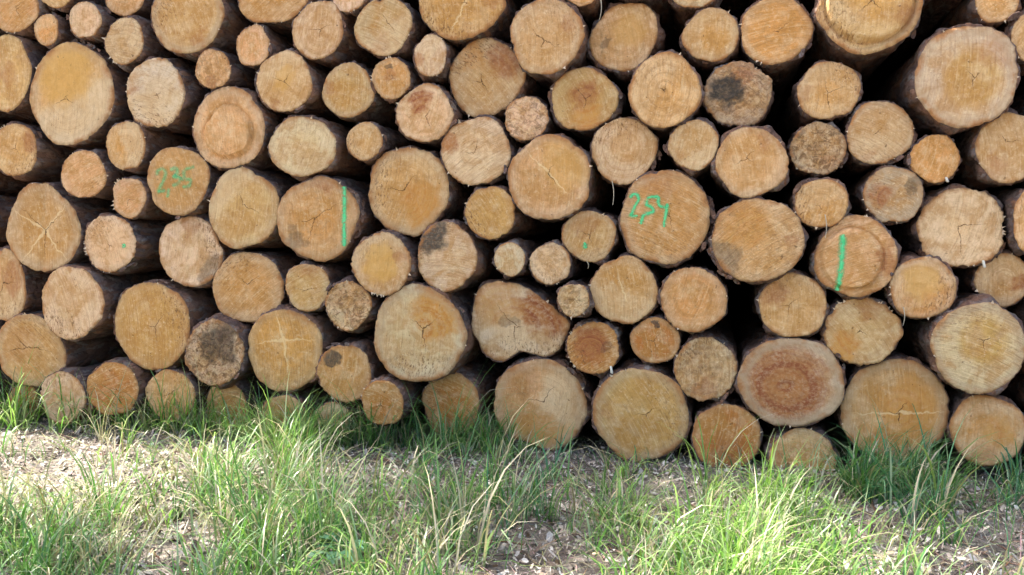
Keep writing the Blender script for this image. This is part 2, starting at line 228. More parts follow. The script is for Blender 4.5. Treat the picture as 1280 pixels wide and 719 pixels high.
TUFTS = [
(-3.786,-0.029,30,0.227,0.065,'y'),
(-3.469,-0.104,33,0.221,0.049,'y'),
(-3.563,-0.098,33,0.231,0.047,'y'),
(-3.697,-0.167,31,0.156,0.07,'y'),
(-3.494,0.023,28,0.158,0.073,'g'),
(-3.471,-0.109,30,0.249,0.057,'y'),
(-3.521,0.081,45,0.26,0.046,'y'),
(-3.753,0.108,38,0.248,0.073,'g'),
(-3.699,0.063,29,0.225,0.063,'g'),
(-3.424,-0.101,43,0.274,0.066,'y'),
(-3.617,0.11,35,0.223,0.046,'y'),
(-3.699,-0.129,36,0.188,0.044,'y'),
(-3.542,0.24,42,0.204,0.047,'g'),
(-3.732,0.042,23,0.227,0.069,'g'),
(-3.605,0.111,44,0.273,0.06,'y'),
(-3.309,0.303,32,0.143,0.049,'g'),
(-3.256,0.228,34,0.248,0.054,'g'),
(-2.774,0.073,27,0.191,0.061,'d'),
(-2.872,0.139,20,0.247,0.071,'g'),
(-3.054,0.077,23,0.173,0.077,'d'),
(-3.227,0.201,36,0.249,0.053,'g'),
(-2.997,0.128,19,0.209,0.059,'d'),
(-2.869,0.17,24,0.194,0.063,'d'),
(-3.346,0.158,33,0.173,0.064,'y'),
(-3.207,0.218,26,0.206,0.053,'g'),
(-3.17,0.009,41,0.215,0.047,'d'),
(-3.122,0.025,23,0.161,0.058,'d'),
(-3.238,0.082,40,0.214,0.05,'y'),
(-3.203,0.031,23,0.203,0.052,'y'),
(-3.159,-0.047,25,0.232,0.063,'g'),
(-2.655,0.048,21,0.219,0.063,'g'),
(-2.679,0.057,26,0.187,0.057,'g'),
(-2.816,0.399,29,0.17,0.059,'d'),
(-2.558,0.258,43,0.254,0.05,'d'),
(-2.639,0.086,38,0.258,0.062,'y'),
(-2.484,0.076,44,0.161,0.051,'y'),
(-2.514,0.144,42,0.251,0.074,'d'),
(-2.849,0.163,22,0.205,0.051,'y'),
(-2.714,0.229,43,0.218,0.054,'g'),
(-2.533,0.212,39,0.154,0.05,'y'),
(-2.597,0.067,23,0.238,0.075,'y'),
(-2.738,0.433,35,0.247,0.044,'g'),
(-2.744,0.123,32,0.153,0.054,'y'),
(-2.507,0.108,20,0.153,0.059,'y'),
(-2.348,0.366,34,0.201,0.062,'y'),
(-2.4,0.148,28,0.195,0.09,'y'),
(-2.428,0.037,39,0.209,0.052,'g'),
(-2.488,0.081,38,0.229,0.076,'g'),
(-2.306,0.145,30,0.224,0.079,'y'),
(-2.201,0.179,20,0.189,0.06,'y'),
(-2.492,0.103,31,0.272,0.088,'y'),
(-2.151,0.103,44,0.176,0.078,'y'),
(-2.149,-0.089,41,0.245,0.08,'y'),
(-2.213,-0.062,39,0.221,0.059,'y'),
(-2.629,0.293,23,0.272,0.057,'g'),
(-2.26,-0.097,21,0.176,0.069,'y'),
(-2.15,0.091,42,0.166,0.081,'y'),
(-2.405,0.247,35,0.174,0.072,'y'),
(-2.36,0.049,42,0.192,0.057,'g'),
(-1.833,-0.215,81,0.168,0.074,'y'),
(-1.741,-0.322,54,0.166,0.088,'g'),
(-1.737,-0.042,63,0.204,0.088,'g'),
(-1.838,-0.187,79,0.156,0.053,'g'),
(-1.825,-0.212,81,0.205,0.085,'y'),
(-2.025,0.008,64,0.175,0.059,'g'),
(-1.788,-0.244,68,0.234,0.074,'g'),
(-1.9,0.0,46,0.143,0.069,'y'),
(-1.946,-0.176,47,0.193,0.085,'y'),
(-1.714,-0.071,64,0.191,0.084,'g'),
(-1.854,-0.106,70,0.234,0.066,'g'),
(-1.858,0.14,79,0.238,0.076,'g'),
(-2.086,-0.017,48,0.238,0.082,'y'),
(-1.916,-0.238,77,0.239,0.06,'y'),
(-1.948,-0.098,70,0.149,0.053,'y'),
(-2.03,-0.135,71,0.177,0.05,'y'),
(-1.641,0.143,26,0.204,0.089,'b'),
(-1.842,0.18,44,0.148,0.067,'b'),
(-1.334,0.016,23,0.244,0.065,'b'),
(-1.506,0.275,38,0.212,0.083,'b'),
(-1.719,-0.096,29,0.202,0.071,'g'),
(-1.637,0.213,39,0.215,0.073,'g'),
(-1.486,0.062,24,0.181,0.088,'b'),
(-1.714,-0.089,24,0.176,0.079,'g'),
(-1.687,0.228,25,0.193,0.082,'g'),
(-1.785,-0.006,40,0.2,0.08,'b'),
(-1.867,0.199,21,0.155,0.069,'b'),
(-1.683,-0.005,30,0.177,0.066,'g'),
(-1.521,0.395,33,0.25,0.055,'g'),
(-1.905,0.276,41,0.22,0.057,'g'),
(-1.538,0.078,31,0.248,0.054,'g'),
(-1.813,0.145,25,0.198,0.073,'g'),
(-1.433,0.254,28,0.233,0.068,'b'),
(-1.388,0.259,35,0.204,0.076,'g'),
(-1.544,0.264,43,0.193,0.074,'g'),
(-1.61,0.351,40,0.166,0.056,'g'),
(-1.16,0.3,47,0.158,0.06,'g'),
(-1.007,0.392,38,0.234,0.047,'b'),
(-0.981,0.081,29,0.198,0.05,'g'),
(-1.179,0.412,40,0.194,0.054,'g'),
(-1.153,-0.091,49,0.266,0.068,'g'),
(-0.869,-0.095,35,0.162,0.049,'g'),
(-1.013,0.155,31,0.159,0.045,'g'),
(-1.044,0.203,45,0.162,0.073,'g'),
(-1.077,0.249,44,0.246,0.056,'g'),
(-1.191,0.397,37,0.257,0.058,'b'),
(-1.108,0.293,27,0.179,0.07,'g'),
(-0.973,0.135,33,0.157,0.063,'g'),
(-1.293,0.378,31,0.174,0.06,'g'),
(-0.997,0.208,39,0.158,0.068,'g'),
(-1.144,0.176,28,0.271,0.05,'g'),
(-1.185,0.296,39,0.168,0.075,'g'),
(-1.2,-0.032,37,0.249,0.059,'b'),
(-1.088,0.091,28,0.195,0.078,'b'),
(-0.833,-0.096,16,0.133,0.042,'g'),
(-0.667,0.134,12,0.125,0.049,'b'),
(-0.78,-0.16,11,0.148,0.075,'g'),
(-0.732,-0.089,13,0.119,0.076,'g'),
(0.108,0.088,9,0.115,0.066,'b'),
(-0.348,-0.182,11,0.151,0.062,'g'),
(-0.228,-0.072,7,0.147,0.059,'b'),
(0.086,-0.018,12,0.156,0.067,'b'),
(-0.455,-0.066,12,0.15,0.045,'g'),
(-0.253,-0.125,12,0.095,0.064,'g'),
(0.319,-0.322,26,0.15,0.055,'g'),
(0.247,-0.312,29,0.151,0.053,'y'),
(0.216,-0.284,17,0.124,0.047,'g'),
(0.228,-0.367,15,0.146,0.05,'g'),
(0.349,-0.213,29,0.149,0.074,'g'),
(0.331,-0.248,13,0.194,0.064,'g'),
(0.246,-0.339,14,0.162,0.05,'g'),
(0.693,-0.255,65,0.195,0.054,'g'),
(0.698,-0.31,45,0.201,0.058,'b'),
(0.546,-0.248,52,0.182,0.045,'b'),
(0.527,-0.342,72,0.178,0.055,'g'),
(0.495,-0.252,43,0.192,0.044,'b'),
(0.671,-0.01,41,0.13,0.076,'g'),
(0.528,-0.391,64,0.158,0.068,'b'),
(0.636,-0.069,59,0.153,0.074,'b'),
(0.643,-0.245,33,0.202,0.043,'b'),
(0.504,-0.083,54,0.121,0.059,'b'),
(0.778,-0.074,51,0.147,0.069,'g'),
(0.807,-0.004,51,0.198,0.058,'b'),
(0.512,-0.35,62,0.204,0.077,'g'),
(0.641,-0.054,45,0.158,0.061,'g'),
(0.525,-0.423,44,0.118,0.055,'b'),
(0.801,-0.078,42,0.189,0.042,'b'),
(0.745,-0.023,33,0.202,0.042,'b'),
(0.572,-0.415,48,0.166,0.06,'b'),
(0.479,-0.218,47,0.12,0.062,'b'),
(0.663,-0.096,61,0.161,0.068,'b'),
(0.491,-0.214,59,0.177,0.075,'g'),
(0.593,-0.054,65,0.187,0.06,'b'),
(0.702,-0.094,39,0.117,0.065,'b'),
(0.636,-0.279,72,0.189,0.064,'b'),
(1.099,-0.14,20,0.126,0.047,'b'),
(1.153,0.005,23,0.194,0.058,'b'),
(1.237,0.133,15,0.164,0.05,'b'),
(1.249,-0.094,14,0.173,0.062,'b'),
(1.013,-0.229,28,0.144,0.058,'b'),
(1.117,-0.081,31,0.209,0.065,'b'),
(1.128,0.002,26,0.207,0.056,'b'),
(1.028,-0.295,32,0.149,0.056,'b'),
(-2.304,-1.455,37,0.167,0.09,'g'),
(-1.876,-1.484,27,0.147,0.07,'g'),
(-1.702,-1.562,46,0.131,0.116,'d'),
(-2.144,-1.479,25,0.116,0.115,'g'),
(-2.137,-1.552,46,0.134,0.084,'g'),
(-2.414,-1.286,48,0.112,0.073,'g'),
(-2.046,-1.192,54,0.139,0.084,'g'),
(-2.212,-1.308,24,0.106,0.069,'y'),
(-2.288,-1.418,53,0.104,0.073,'y'),
(-1.677,-1.558,31,0.125,0.114,'d'),
(-2.106,-1.607,39,0.155,0.092,'d'),
(-2.035,-1.412,41,0.132,0.092,'d'),
(-2.156,-1.505,53,0.163,0.073,'g'),
(-2.015,-1.582,28,0.144,0.066,'g'),
(-2.448,-1.271,51,0.159,0.117,'y'),
(-1.948,-1.533,26,0.14,0.087,'g'),
(-2.119,-1.306,38,0.141,0.097,'y'),
(-1.868,-1.515,47,0.124,0.1,'y'),
(-1.982,-1.632,32,0.107,0.09,'y'),
(-2.04,-1.302,37,0.119,0.07,'y'),
(-1.91,-1.571,55,0.139,0.087,'g'),
(-2.285,-1.455,51,0.158,0.066,'d'),
(-1.609,-1.905,35,0.123,0.093,'g'),
(-1.63,-1.864,46,0.135,0.079,'g'),
(-1.809,-1.683,44,0.177,0.095,'g'),
(-1.989,-1.524,26,0.105,0.111,'g'),
(-1.87,-1.652,24,0.149,0.113,'g'),
(-1.551,-1.828,50,0.18,0.087,'g'),
(-1.589,-1.878,31,0.116,0.08,'g'),
(-1.984,-1.622,52,0.141,0.106,'g'),
(-1.767,-1.883,29,0.128,0.084,'g'),
(-1.56,-1.88,33,0.129,0.098,'g'),
(-1.735,-1.894,47,0.131,0.109,'g'),
(-1.765,-1.696,52,0.173,0.081,'g'),
(-1.705,-1.581,34,0.158,0.115,'g'),
(-1.866,-1.509,53,0.148,0.094,'g'),
(-1.719,-1.867,50,0.181,0.084,'g'),
(-1.527,-1.75,40,0.122,0.079,'g'),
(-1.753,-1.665,40,0.131,0.109,'g'),
(-1.672,-1.812,51,0.157,0.09,'g'),
(-1.991,-1.585,38,0.182,0.09,'g'),
(-1.701,-1.834,34,0.125,0.111,'g'),
(-1.864,-1.694,31,0.129,0.082,'g'),
(-1.725,-1.646,27,0.123,0.087,'g'),
(-1.853,-1.321,18,0.139,0.128,'d'),
(-1.818,-1.119,25,0.121,0.097,'y'),
(-2.373,-0.535,29,0.152,0.119,'g'),
(-2.017,-1.155,22,0.126,0.112,'g'),
(-1.846,-0.881,33,0.126,0.097,'g'),
(-1.685,-1.446,17,0.114,0.109,'d'),
(-1.795,-1.047,24,0.153,0.116,'y'),
(-2.227,-0.978,26,0.136,0.135,'g'),
(-1.812,-1.182,27,0.112,0.107,'y'),
(-1.616,-1.314,19,0.092,0.133,'g'),
(-1.871,-0.994,21,0.104,0.105,'d'),
(-1.982,-0.971,16,0.131,0.107,'g'),
(-1.884,-1.148,23,0.156,0.124,'y'),
(-2.53,-0.572,23,0.105,0.12,'d'),
(-2.012,-1.193,16,0.119,0.124,'y'),
(-2.381,-0.556,19,0.113,0.152,'d'),
(-2.074,-0.449,32,0.125,0.083,'g'),
(-1.77,-0.872,48,0.171,0.076,'g'),
(-1.542,-0.785,47,0.121,0.101,'y'),
(-1.913,-0.685,49,0.141,0.104,'g'),
(-1.988,-0.728,50,0.124,0.112,'d'),
(-1.64,-0.652,41,0.15,0.106,'g'),
(-1.956,-0.554,47,0.126,0.065,'d'),
(-1.803,-0.467,43,0.156,0.114,'g'),
(-1.83,-0.786,37,0.197,0.082,'y'),
(-1.749,-0.99,42,0.155,0.103,'g'),
(-2.018,-0.62,45,0.176,0.077,'y'),
(-1.571,-0.888,25,0.113,0.067,'d'),
(-1.641,-0.687,40,0.151,0.073,'y'),
(-1.898,-0.839,33,0.113,0.081,'g'),
(-1.646,-0.547,22,0.131,0.064,'d'),
(-1.478,-0.761,39,0.151,0.076,'y'),
(-1.949,-0.518,33,0.12,0.08,'y'),
(-1.703,-0.733,29,0.114,0.064,'g'),
(-1.915,-0.683,36,0.168,0.116,'d'),
(-1.601,-0.801,36,0.15,0.08,'y'),
(-1.938,-0.687,36,0.137,0.114,'g'),
(-1.946,-0.431,50,0.127,0.083,'g'),
(-1.946,-0.724,35,0.134,0.113,'d'),
(-2.221,-0.41,39,0.117,0.09,'d'),
(-1.729,-0.31,41,0.139,0.089,'g'),
(-1.526,-0.825,30,0.162,0.085,'y'),
(-1.345,-1.651,31,0.126,0.075,'g'),
(-1.452,-1.044,45,0.157,0.102,'g'),
(-1.348,-1.352,39,0.12,0.088,'y'),
(-1.303,-1.371,38,0.165,0.057,'y'),
(-1.219,-1.581,49,0.178,0.066,'g'),
(-1.106,-1.643,54,0.154,0.066,'y'),
(-1.159,-1.59,55,0.116,0.075,'d'),
(-1.667,-1.118,29,0.156,0.068,'d'),
(-1.329,-1.324,37,0.116,0.091,'d'),
(-1.226,-1.658,32,0.131,0.067,'g'),
(-1.417,-0.964,37,0.186,0.085,'d'),
(-1.347,-1.369,40,0.15,0.066,'d'),
(-1.429,-1.567,29,0.114,0.083,'g'),
(-1.244,-1.065,48,0.191,0.062,'g'),
(-1.178,-1.235,51,0.192,0.077,'g'),
(-1.323,-1.654,44,0.156,0.086,'g'),
(-1.692,-1.014,54,0.14,0.075,'g'),
(-1.626,-1.091,52,0.133,0.067,'y'),
(-1.204,-1.786,34,0.139,0.066,'g'),
(-1.3,-1.378,40,0.138,0.096,'g'),
(-1.039,-1.686,26,0.134,0.066,'g'),
(-1.505,-1.227,30,0.167,0.094,'d'),
(-1.574,-1.038,52,0.135,0.07,'g'),
(-1.462,-1.201,35,0.12,0.076,'d'),
(-1.062,-1.672,48,0.133,0.092,'g'),
(-1.292,-1.787,35,0.127,0.072,'g'),
(-1.11,-1.53,26,0.19,0.083,'g'),
(-1.156,-1.683,38,0.18,0.079,'g'),
(-1.215,-1.327,51,0.136,0.097,'g'),
(-1.184,-1.326,35,0.144,0.057,'y'),
(-1.285,-1.471,38,0.154,0.09,'g'),
(-1.371,-1.526,45,0.127,0.091,'y'),
(-1.429,-1.373,24,0.131,0.072,'g'),
(-1.293,-0.964,36,0.121,0.092,'d'),
(-1.347,-1.476,24,0.152,0.077,'g'),
(-1.308,-1.709,45,0.13,0.061,'g'),
(-3.075,-0.074,12,0.142,0.036,'y'),
(-2.868,-0.43,22,0.113,0.045,'y'),
(-2.586,-0.576,17,0.092,0.058,'y'),
(-0.901,-1.672,28,0.168,0.099,'y'),
(-0.747,-1.683,25,0.178,0.067,'y'),
(-0.952,-1.224,37,0.142,0.112,'d'),
(-1.032,-1.256,36,0.135,0.083,'y'),
(-0.708,-1.534,32,0.157,0.115,'g'),
(-0.691,-1.674,33,0.12,0.103,'g'),
(-0.723,-1.471,28,0.181,0.095,'g'),
(-0.817,-1.572,36,0.188,0.109,'d'),
(-0.963,-1.565,37,0.192,0.084,'y'),
(-1.099,-1.181,21,0.171,0.094,'g'),
(-0.642,-1.673,33,0.141,0.099,'g'),
(-0.914,-1.527,37,0.182,0.063,'g'),
(-0.932,-1.479,39,0.179,0.105,'y'),
(-0.838,-1.443,29,0.199,0.091,'d'),
(-1.114,-1.113,18,0.201,0.067,'g'),
(-1.016,-1.383,25,0.135,0.083,'y'),
(-0.909,-1.391,30,0.12,0.092,'d'),
(-1.109,-1.21,23,0.2,0.107,'g'),
(-1.044,-1.346,34,0.124,0.113,'g'),
(-0.715,-1.51,32,0.21,0.077,'d'),
(-1.169,-0.87,41,0.194,0.085,'g'),
(-0.818,-1.674,36,0.183,0.109,'g'),
(-0.652,-1.679,22,0.204,0.082,'g'),
(-0.711,-1.684,34,0.152,0.09,'g'),
(-1.002,-1.259,32,0.14,0.111,'g'),
(-1.135,-1.063,24,0.132,0.11,'g'),
(-1.227,-0.165,30,0.151,0.065,'g'),
(-1.294,-0.295,16,0.153,0.055,'g'),
(-1.201,-0.261,20,0.156,0.055,'g'),
(-1.156,-0.455,17,0.116,0.037,'g'),
(-1.129,-0.441,19,0.105,0.057,'g'),
(-1.249,-0.197,28,0.128,0.046,'g'),
(-0.813,-1.062,36,0.236,0.046,'g'),
(-0.793,-0.685,39,0.176,0.073,'g'),
(-0.749,-1.189,25,0.17,0.069,'g'),
(-0.812,-1.202,37,0.182,0.069,'y'),
(-0.927,-0.859,34,0.194,0.07,'y'),
(-0.867,-1.161,18,0.192,0.06,'g'),
(-0.821,-0.946,20,0.174,0.057,'y'),
(-0.796,-1.181,27,0.141,0.077,'g'),
(-0.792,-0.942,35,0.161,0.044,'g'),
(-0.828,-0.899,36,0.219,0.063,'g'),
(-0.645,-0.628,11,0.104,0.073,'g'),
(-1.057,-0.143,22,0.113,0.056,'g'),
(-0.876,-0.77,17,0.167,0.083,'g'),
(-0.82,-0.699,22,0.106,0.053,'g'),
(-0.889,-0.184,22,0.113,0.068,'g'),
(-0.897,0.071,17,0.149,0.055,'g'),
(-0.862,-0.151,23,0.103,0.085,'b'),
(-0.774,-0.208,11,0.111,0.075,'g'),
(-0.596,-0.772,17,0.122,0.056,'g'),
(-0.562,-0.818,25,0.161,0.067,'g'),
(-0.668,-0.605,22,0.133,0.066,'g'),
(-0.631,-0.841,30,0.136,0.054,'b'),
(-0.737,-0.591,27,0.16,0.085,'g'),
(-0.656,-0.868,13,0.197,0.059,'b'),
(-0.599,-0.735,18,0.185,0.054,'b'),
(-0.645,-0.36,29,0.14,0.052,'b'),
(-0.657,-0.835,25,0.167,0.069,'g'),
(-0.27,-0.964,30,0.146,0.068,'g'),
(-0.318,-0.542,29,0.118,0.094,'y'),
(-0.368,-0.824,18,0.135,0.089,'g'),
(-0.397,-0.721,17,0.139,0.059,'g'),
(-0.359,-0.93,29,0.129,0.081,'g'),
(-0.369,-1.09,28,0.138,0.089,'g'),
(-0.462,-0.898,29,0.162,0.068,'g'),
(-0.278,-0.554,30,0.164,0.075,'y'),
(-0.42,-0.513,24,0.145,0.102,'g'),
(-0.327,-0.793,31,0.189,0.06,'y'),
(-0.397,-0.46,25,0.121,0.067,'g'),
(-0.301,-1.007,18,0.122,0.074,'y'),
(-0.484,-0.672,16,0.189,0.103,'g'),
(-0.369,-0.227,27,0.129,0.058,'y'),
(-0.215,-1.139,42,0.188,0.086,'y'),
(-0.321,-0.743,46,0.148,0.069,'y'),
(-0.104,-1.363,37,0.122,0.094,'d'),
(-0.081,-1.525,40,0.143,0.064,'g'),
(-0.147,-1.347,36,0.155,0.104,'y'),
(-0.197,-1.41,44,0.189,0.114,'y'),
(-0.249,-1.498,36,0.118,0.097,'y'),
(-0.26,-0.746,32,0.197,0.093,'d'),
(-0.238,-0.901,41,0.12,0.067,'y'),
(-0.294,-0.754,39,0.14,0.106,'y'),
(-0.175,-1.567,29,0.154,0.11,'y'),
(-0.188,-1.496,42,0.127,0.114,'g'),
(-0.228,-1.089,23,0.189,0.087,'g'),
(-0.118,-1.079,22,0.196,0.088,'g'),
(-0.157,-1.243,34,0.147,0.073,'y'),
(-0.096,-1.265,27,0.192,0.074,'y'),
(-0.074,-1.393,41,0.158,0.101,'y'),
(-0.241,-1.359,29,0.194,0.076,'d'),
(-0.113,-1.124,20,0.181,0.113,'y'),
(-0.18,-1.599,30,0.159,0.081,'d'),
(0.044,-1.545,64,0.199,0.09,'y'),
(0.152,-0.787,67,0.14,0.077,'y'),
(-0.026,-1.497,44,0.129,0.103,'y'),
(0.078,-0.696,56,0.124,0.059,'y'),
(-0.004,-1.492,42,0.203,0.065,'y'),
(0.11,-1.524,42,0.211,0.085,'y'),
(-0.03,-0.897,42,0.203,0.06,'y'),
(-0.015,-1.546,34,0.172,0.093,'y'),
(0.076,-1.08,40,0.149,0.066,'y'),
(0.207,-0.505,30,0.181,0.06,'y'),
(0.205,-1.28,36,0.166,0.068,'y'),
(0.105,-1.285,32,0.141,0.074,'y'),
(0.097,-0.83,68,0.134,0.096,'y'),
(-0.033,-0.566,35,0.139,0.098,'y'),
(-0.102,-1.036,57,0.168,0.079,'y'),
(0.011,-1.115,40,0.151,0.066,'y'),
(0.082,-1.39,53,0.175,0.087,'y'),
(0.164,-0.426,63,0.162,0.072,'y'),
(0.168,-0.898,30,0.16,0.077,'y'),
(0.125,-0.446,51,0.132,0.101,'y'),
(0.001,-1.421,47,0.127,0.069,'y'),
(0.022,-0.841,38,0.212,0.072,'y'),
(0.061,-1.157,32,0.12,0.083,'y'),
(0.043,-1.264,63,0.156,0.085,'y'),
(0.024,-1.315,53,0.197,0.076,'y'),
(-0.044,-0.819,62,0.152,0.065,'y'),
(0.065,-1.353,40,0.208,0.09,'y'),
(0.069,-1.198,33,0.174,0.071,'y'),
(0.258,-0.576,57,0.151,0.061,'y'),
(0.188,-1.341,55,0.21,0.083,'y'),
(0.051,-1.419,68,0.165,0.099,'y'),
(0.083,-1.185,44,0.199,0.097,'y'),
(0.091,-1.233,59,0.154,0.073,'y'),
(0.198,-1.192,41,0.137,0.085,'y'),
(0.204,-1.016,33,0.12,0.088,'y'),
(0.146,-1.186,47,0.146,0.078,'y'),
(0.179,-0.637,66,0.124,0.058,'y'),
(0.027,-1.137,53,0.186,0.071,'y'),
(0.219,-0.693,53,0.161,0.1,'y'),
(0.027,-1.211,42,0.197,0.093,'y'),
(0.118,-1.078,57,0.199,0.08,'y'),
(-0.049,-1.391,67,0.144,0.093,'y'),
(0.144,-0.607,62,0.203,0.076,'y'),
(0.151,-0.827,31,0.127,0.068,'y'),
(-0.024,-0.451,23,0.155,0.047,'y'),
(-0.013,-0.393,24,0.241,0.048,'y'),
(-0.049,-0.212,21,0.209,0.046,'y'),
(0.291,-1.166,33,0.174,0.11,'y'),
(0.247,-1.172,23,0.159,0.087,'y'),
(0.393,-0.564,34,0.141,0.097,'g'),
(0.317,-0.747,23,0.166,0.108,'g'),
(0.17,-1.154,32,0.134,0.108,'y'),
(0.317,-1.225,32,0.139,0.11,'y'),
(0.314,-0.609,17,0.179,0.11,'g'),
(0.305,-0.724,28,0.2,0.074,'g'),
(0.318,-1.232,22,0.133,0.103,'g'),
(0.142,-1.493,24,0.129,0.075,'g'),
(0.228,-0.602,30,0.178,0.065,'y'),
(0.255,-0.728,26,0.153,0.077,'g'),
(0.282,-0.978,33,0.15,0.091,'g'),
(0.375,-0.981,20,0.178,0.084,'g'),
(0.153,-1.096,26,0.121,0.069,'g'),
(0.277,-0.887,27,0.183,0.093,'y'),
(0.329,-1.346,27,0.16,0.105,'g'),
(0.305,-1.105,33,0.114,0.111,'y'),
(0.554,-0.983,21,0.137,0.101,'d'),
(0.486,-0.867,14,0.105,0.072,'d'),
(0.43,-1.438,10,0.096,0.073,'g'),
(0.64,-0.763,19,0.119,0.065,'y'),
(0.499,-1.299,18,0.153,0.107,'g'),
(0.444,-1.141,21,0.096,0.096,'g'),
(0.461,-1.048,20,0.14,0.106,'y'),
(0.404,-1.291,20,0.094,0.075,'g'),
(0.595,-0.601,17,0.098,0.084,'d'),
(0.486,-0.801,17,0.159,0.099,'y'),
(0.554,-1.011,18,0.149,0.11,'y'),
(0.59,-1.207,10,0.124,0.114,'g'),
(0.715,-0.372,37,0.212,0.04,'g'),
(0.813,-0.354,45,0.236,0.053,'g'),
(0.619,-0.659,33,0.218,0.053,'b'),
(0.709,-0.559,61,0.154,0.05,'g'),
(0.761,-0.431,30,0.237,0.044,'g'),
(0.714,-0.776,35,0.172,0.063,'b'),
(0.727,-0.568,35,0.226,0.053,'b'),
(0.677,-0.441,50,0.152,0.06,'b'),
(0.823,-0.606,11,0.11,0.083,'g'),
(1.025,-0.568,16,0.17,0.096,'d'),
(0.646,-1.293,15,0.127,0.065,'g'),
(0.902,-0.351,12,0.166,0.072,'g'),
(0.739,-0.736,15,0.106,0.088,'d'),
(0.591,-1.302,8,0.114,0.116,'d'),
(0.774,-1.05,14,0.155,0.1,'d'),
(0.759,-1.158,13,0.157,0.072,'g'),
(0.763,-1.063,10,0.149,0.069,'d'),
(-3.46,-0.781,36,0.123,0.152,'g'),
(-2.924,-0.792,32,0.12,0.113,'g'),
(-3.235,-0.967,24,0.129,0.122,'g'),
(-2.465,-1.492,39,0.14,0.123,'g'),
(-2.08,-1.721,27,0.121,0.139,'y'),
(-3.962,-0.486,25,0.126,0.15,'g'),
(-3.146,-0.542,34,0.169,0.094,'y'),
(-2.092,-1.899,35,0.158,0.106,'y'),
(-4.04,-0.381,27,0.109,0.145,'y'),
(-2.956,-1.197,35,0.183,0.12,'y'),
(-2.227,-1.616,24,0.119,0.12,'y'),
(-2.238,-1.665,26,0.16,0.115,'y'),
(-2.153,-1.646,26,0.119,0.111,'y'),
(-1.843,-1.879,27,0.161,0.096,'g'),
(-2.105,-1.696,31,0.187,0.089,'g'),
(-3.13,-1.107,21,0.18,0.138,'g'),
(-2.634,-1.161,36,0.134,0.108,'g'),
(-1.897,-1.851,35,0.173,0.104,'g'),
(-2.695,-1.318,31,0.143,0.137,'g'),
(-1.766,-1.947,35,0.184,0.096,'g'),
(0.926,-1.273,32,0.129,0.083,'g'),
(1.331,-0.473,29,0.139,0.128,'g'),
(1.148,-0.785,16,0.154,0.087,'b'),
(1.099,-0.746,20,0.11,0.127,'g'),
(0.803,-1.3,24,0.108,0.12,'b'),
(1.131,-0.434,29,0.161,0.084,'g'),
(1.117,-0.67,26,0.179,0.13,'b'),
(1.059,-0.886,17,0.14,0.118,'b'),
(1.284,-0.339,21,0.162,0.083,'g'),
(1.005,-0.58,15,0.141,0.081,'g'),
(-1.14,-1.324,30,0.243,0.049,'g'),
(-1.199,-1.188,46,0.182,0.066,'g'),
(-1.845,-0.422,24,0.199,0.058,'y'),
(-1.251,-1.464,28,0.174,0.062,'y'),
(-1.278,-1.179,30,0.257,0.071,'y'),
(-1.754,-0.497,46,0.233,0.07,'y'),
(-1.52,-0.654,38,0.257,0.07,'d'),
(-1.765,-0.446,34,0.175,0.069,'g'),
(-1.821,-0.792,42,0.217,0.054,'d'),
(-1.355,-1.256,35,0.171,0.059,'d'),
(-1.454,-1.137,46,0.28,0.053,'g'),
(-1.533,-0.9,24,0.23,0.068,'g'),
(-1.538,-0.937,30,0.225,0.043,'g'),
(-1.462,-1.24,30,0.17,0.051,'g'),
(-1.74,-0.496,41,0.279,0.063,'y'),
(-1.263,-1.156,44,0.2,0.046,'y'),
(-1.34,-0.973,36,0.189,0.065,'g'),
(-1.348,-1.317,46,0.262,0.045,'g'),
(-1.497,-1.293,39,0.186,0.078,'d'),
(-1.541,-0.773,46,0.226,0.065,'d'),
(-1.582,-0.555,23,0.196,0.046,'y'),
(-1.524,-0.983,30,0.234,0.058,'g'),
(-1.36,-1.373,43,0.283,0.069,'g'),
(-1.811,-0.952,22,0.248,0.055,'g'),
(-1.71,-0.874,42,0.18,0.042,'d'),
(-1.735,-0.994,38,0.187,0.055,'y'),
(-1.843,-1.683,28,0.19,0.061,'d'),
(-2.069,-1.306,29,0.208,0.049,'g'),
(-2.303,-1.423,34,0.155,0.052,'g'),
(-2.354,-1.174,41,0.186,0.046,'d'),
(-1.962,-1.271,35,0.261,0.061,'y'),
(-2.009,-1.369,28,0.237,0.049,'d'),
(-2.053,-1.103,36,0.237,0.043,'d'),
(-2.177,-1.55,38,0.16,0.043,'y'),
(-1.854,-1.529,33,0.165,0.049,'d'),
(-2.159,-1.461,43,0.212,0.06,'d'),
(-2.219,-1.44,38,0.164,0.072,'y'),
(-1.709,-1.626,32,0.17,0.074,'d'),
(-2.02,-1.436,45,0.226,0.055,'d'),
(-1.884,-1.336,26,0.234,0.042,'y'),
(-0.677,-0.917,22,0.273,0.051,'g'),
(-1.11,-0.934,30,0.273,0.055,'y'),
(-0.981,-0.918,35,0.255,0.048,'b'),
(-0.88,-0.396,33,0.206,0.064,'g'),
(-0.682,-1.284,29,0.267,0.056,'d'),
(-0.797,-1.122,22,0.209,0.059,'d'),
(-1.107,-0.51,37,0.193,0.075,'b'),
(-0.697,-1.136,40,0.184,0.043,'b'),
(-1.099,-0.734,27,0.168,0.051,'d'),
(-0.836,-0.675,32,0.159,0.072,'y'),
(-0.925,-0.905,37,0.192,0.045,'g'),
(-0.921,-1.169,23,0.251,0.06,'g'),
(-0.829,-1.19,23,0.205,0.076,'g'),
(-0.855,-0.42,41,0.222,0.047,'b'),
(-1.79,-1.461,12,0.149,0.049,'d'),
(-1.769,-1.28,25,0.175,0.035,'d'),
(-1.813,-1.161,14,0.241,0.044,'y'),
(-2.086,-0.743,17,0.196,0.059,'d'),
(-2.521,-0.485,18,0.218,0.055,'y'),
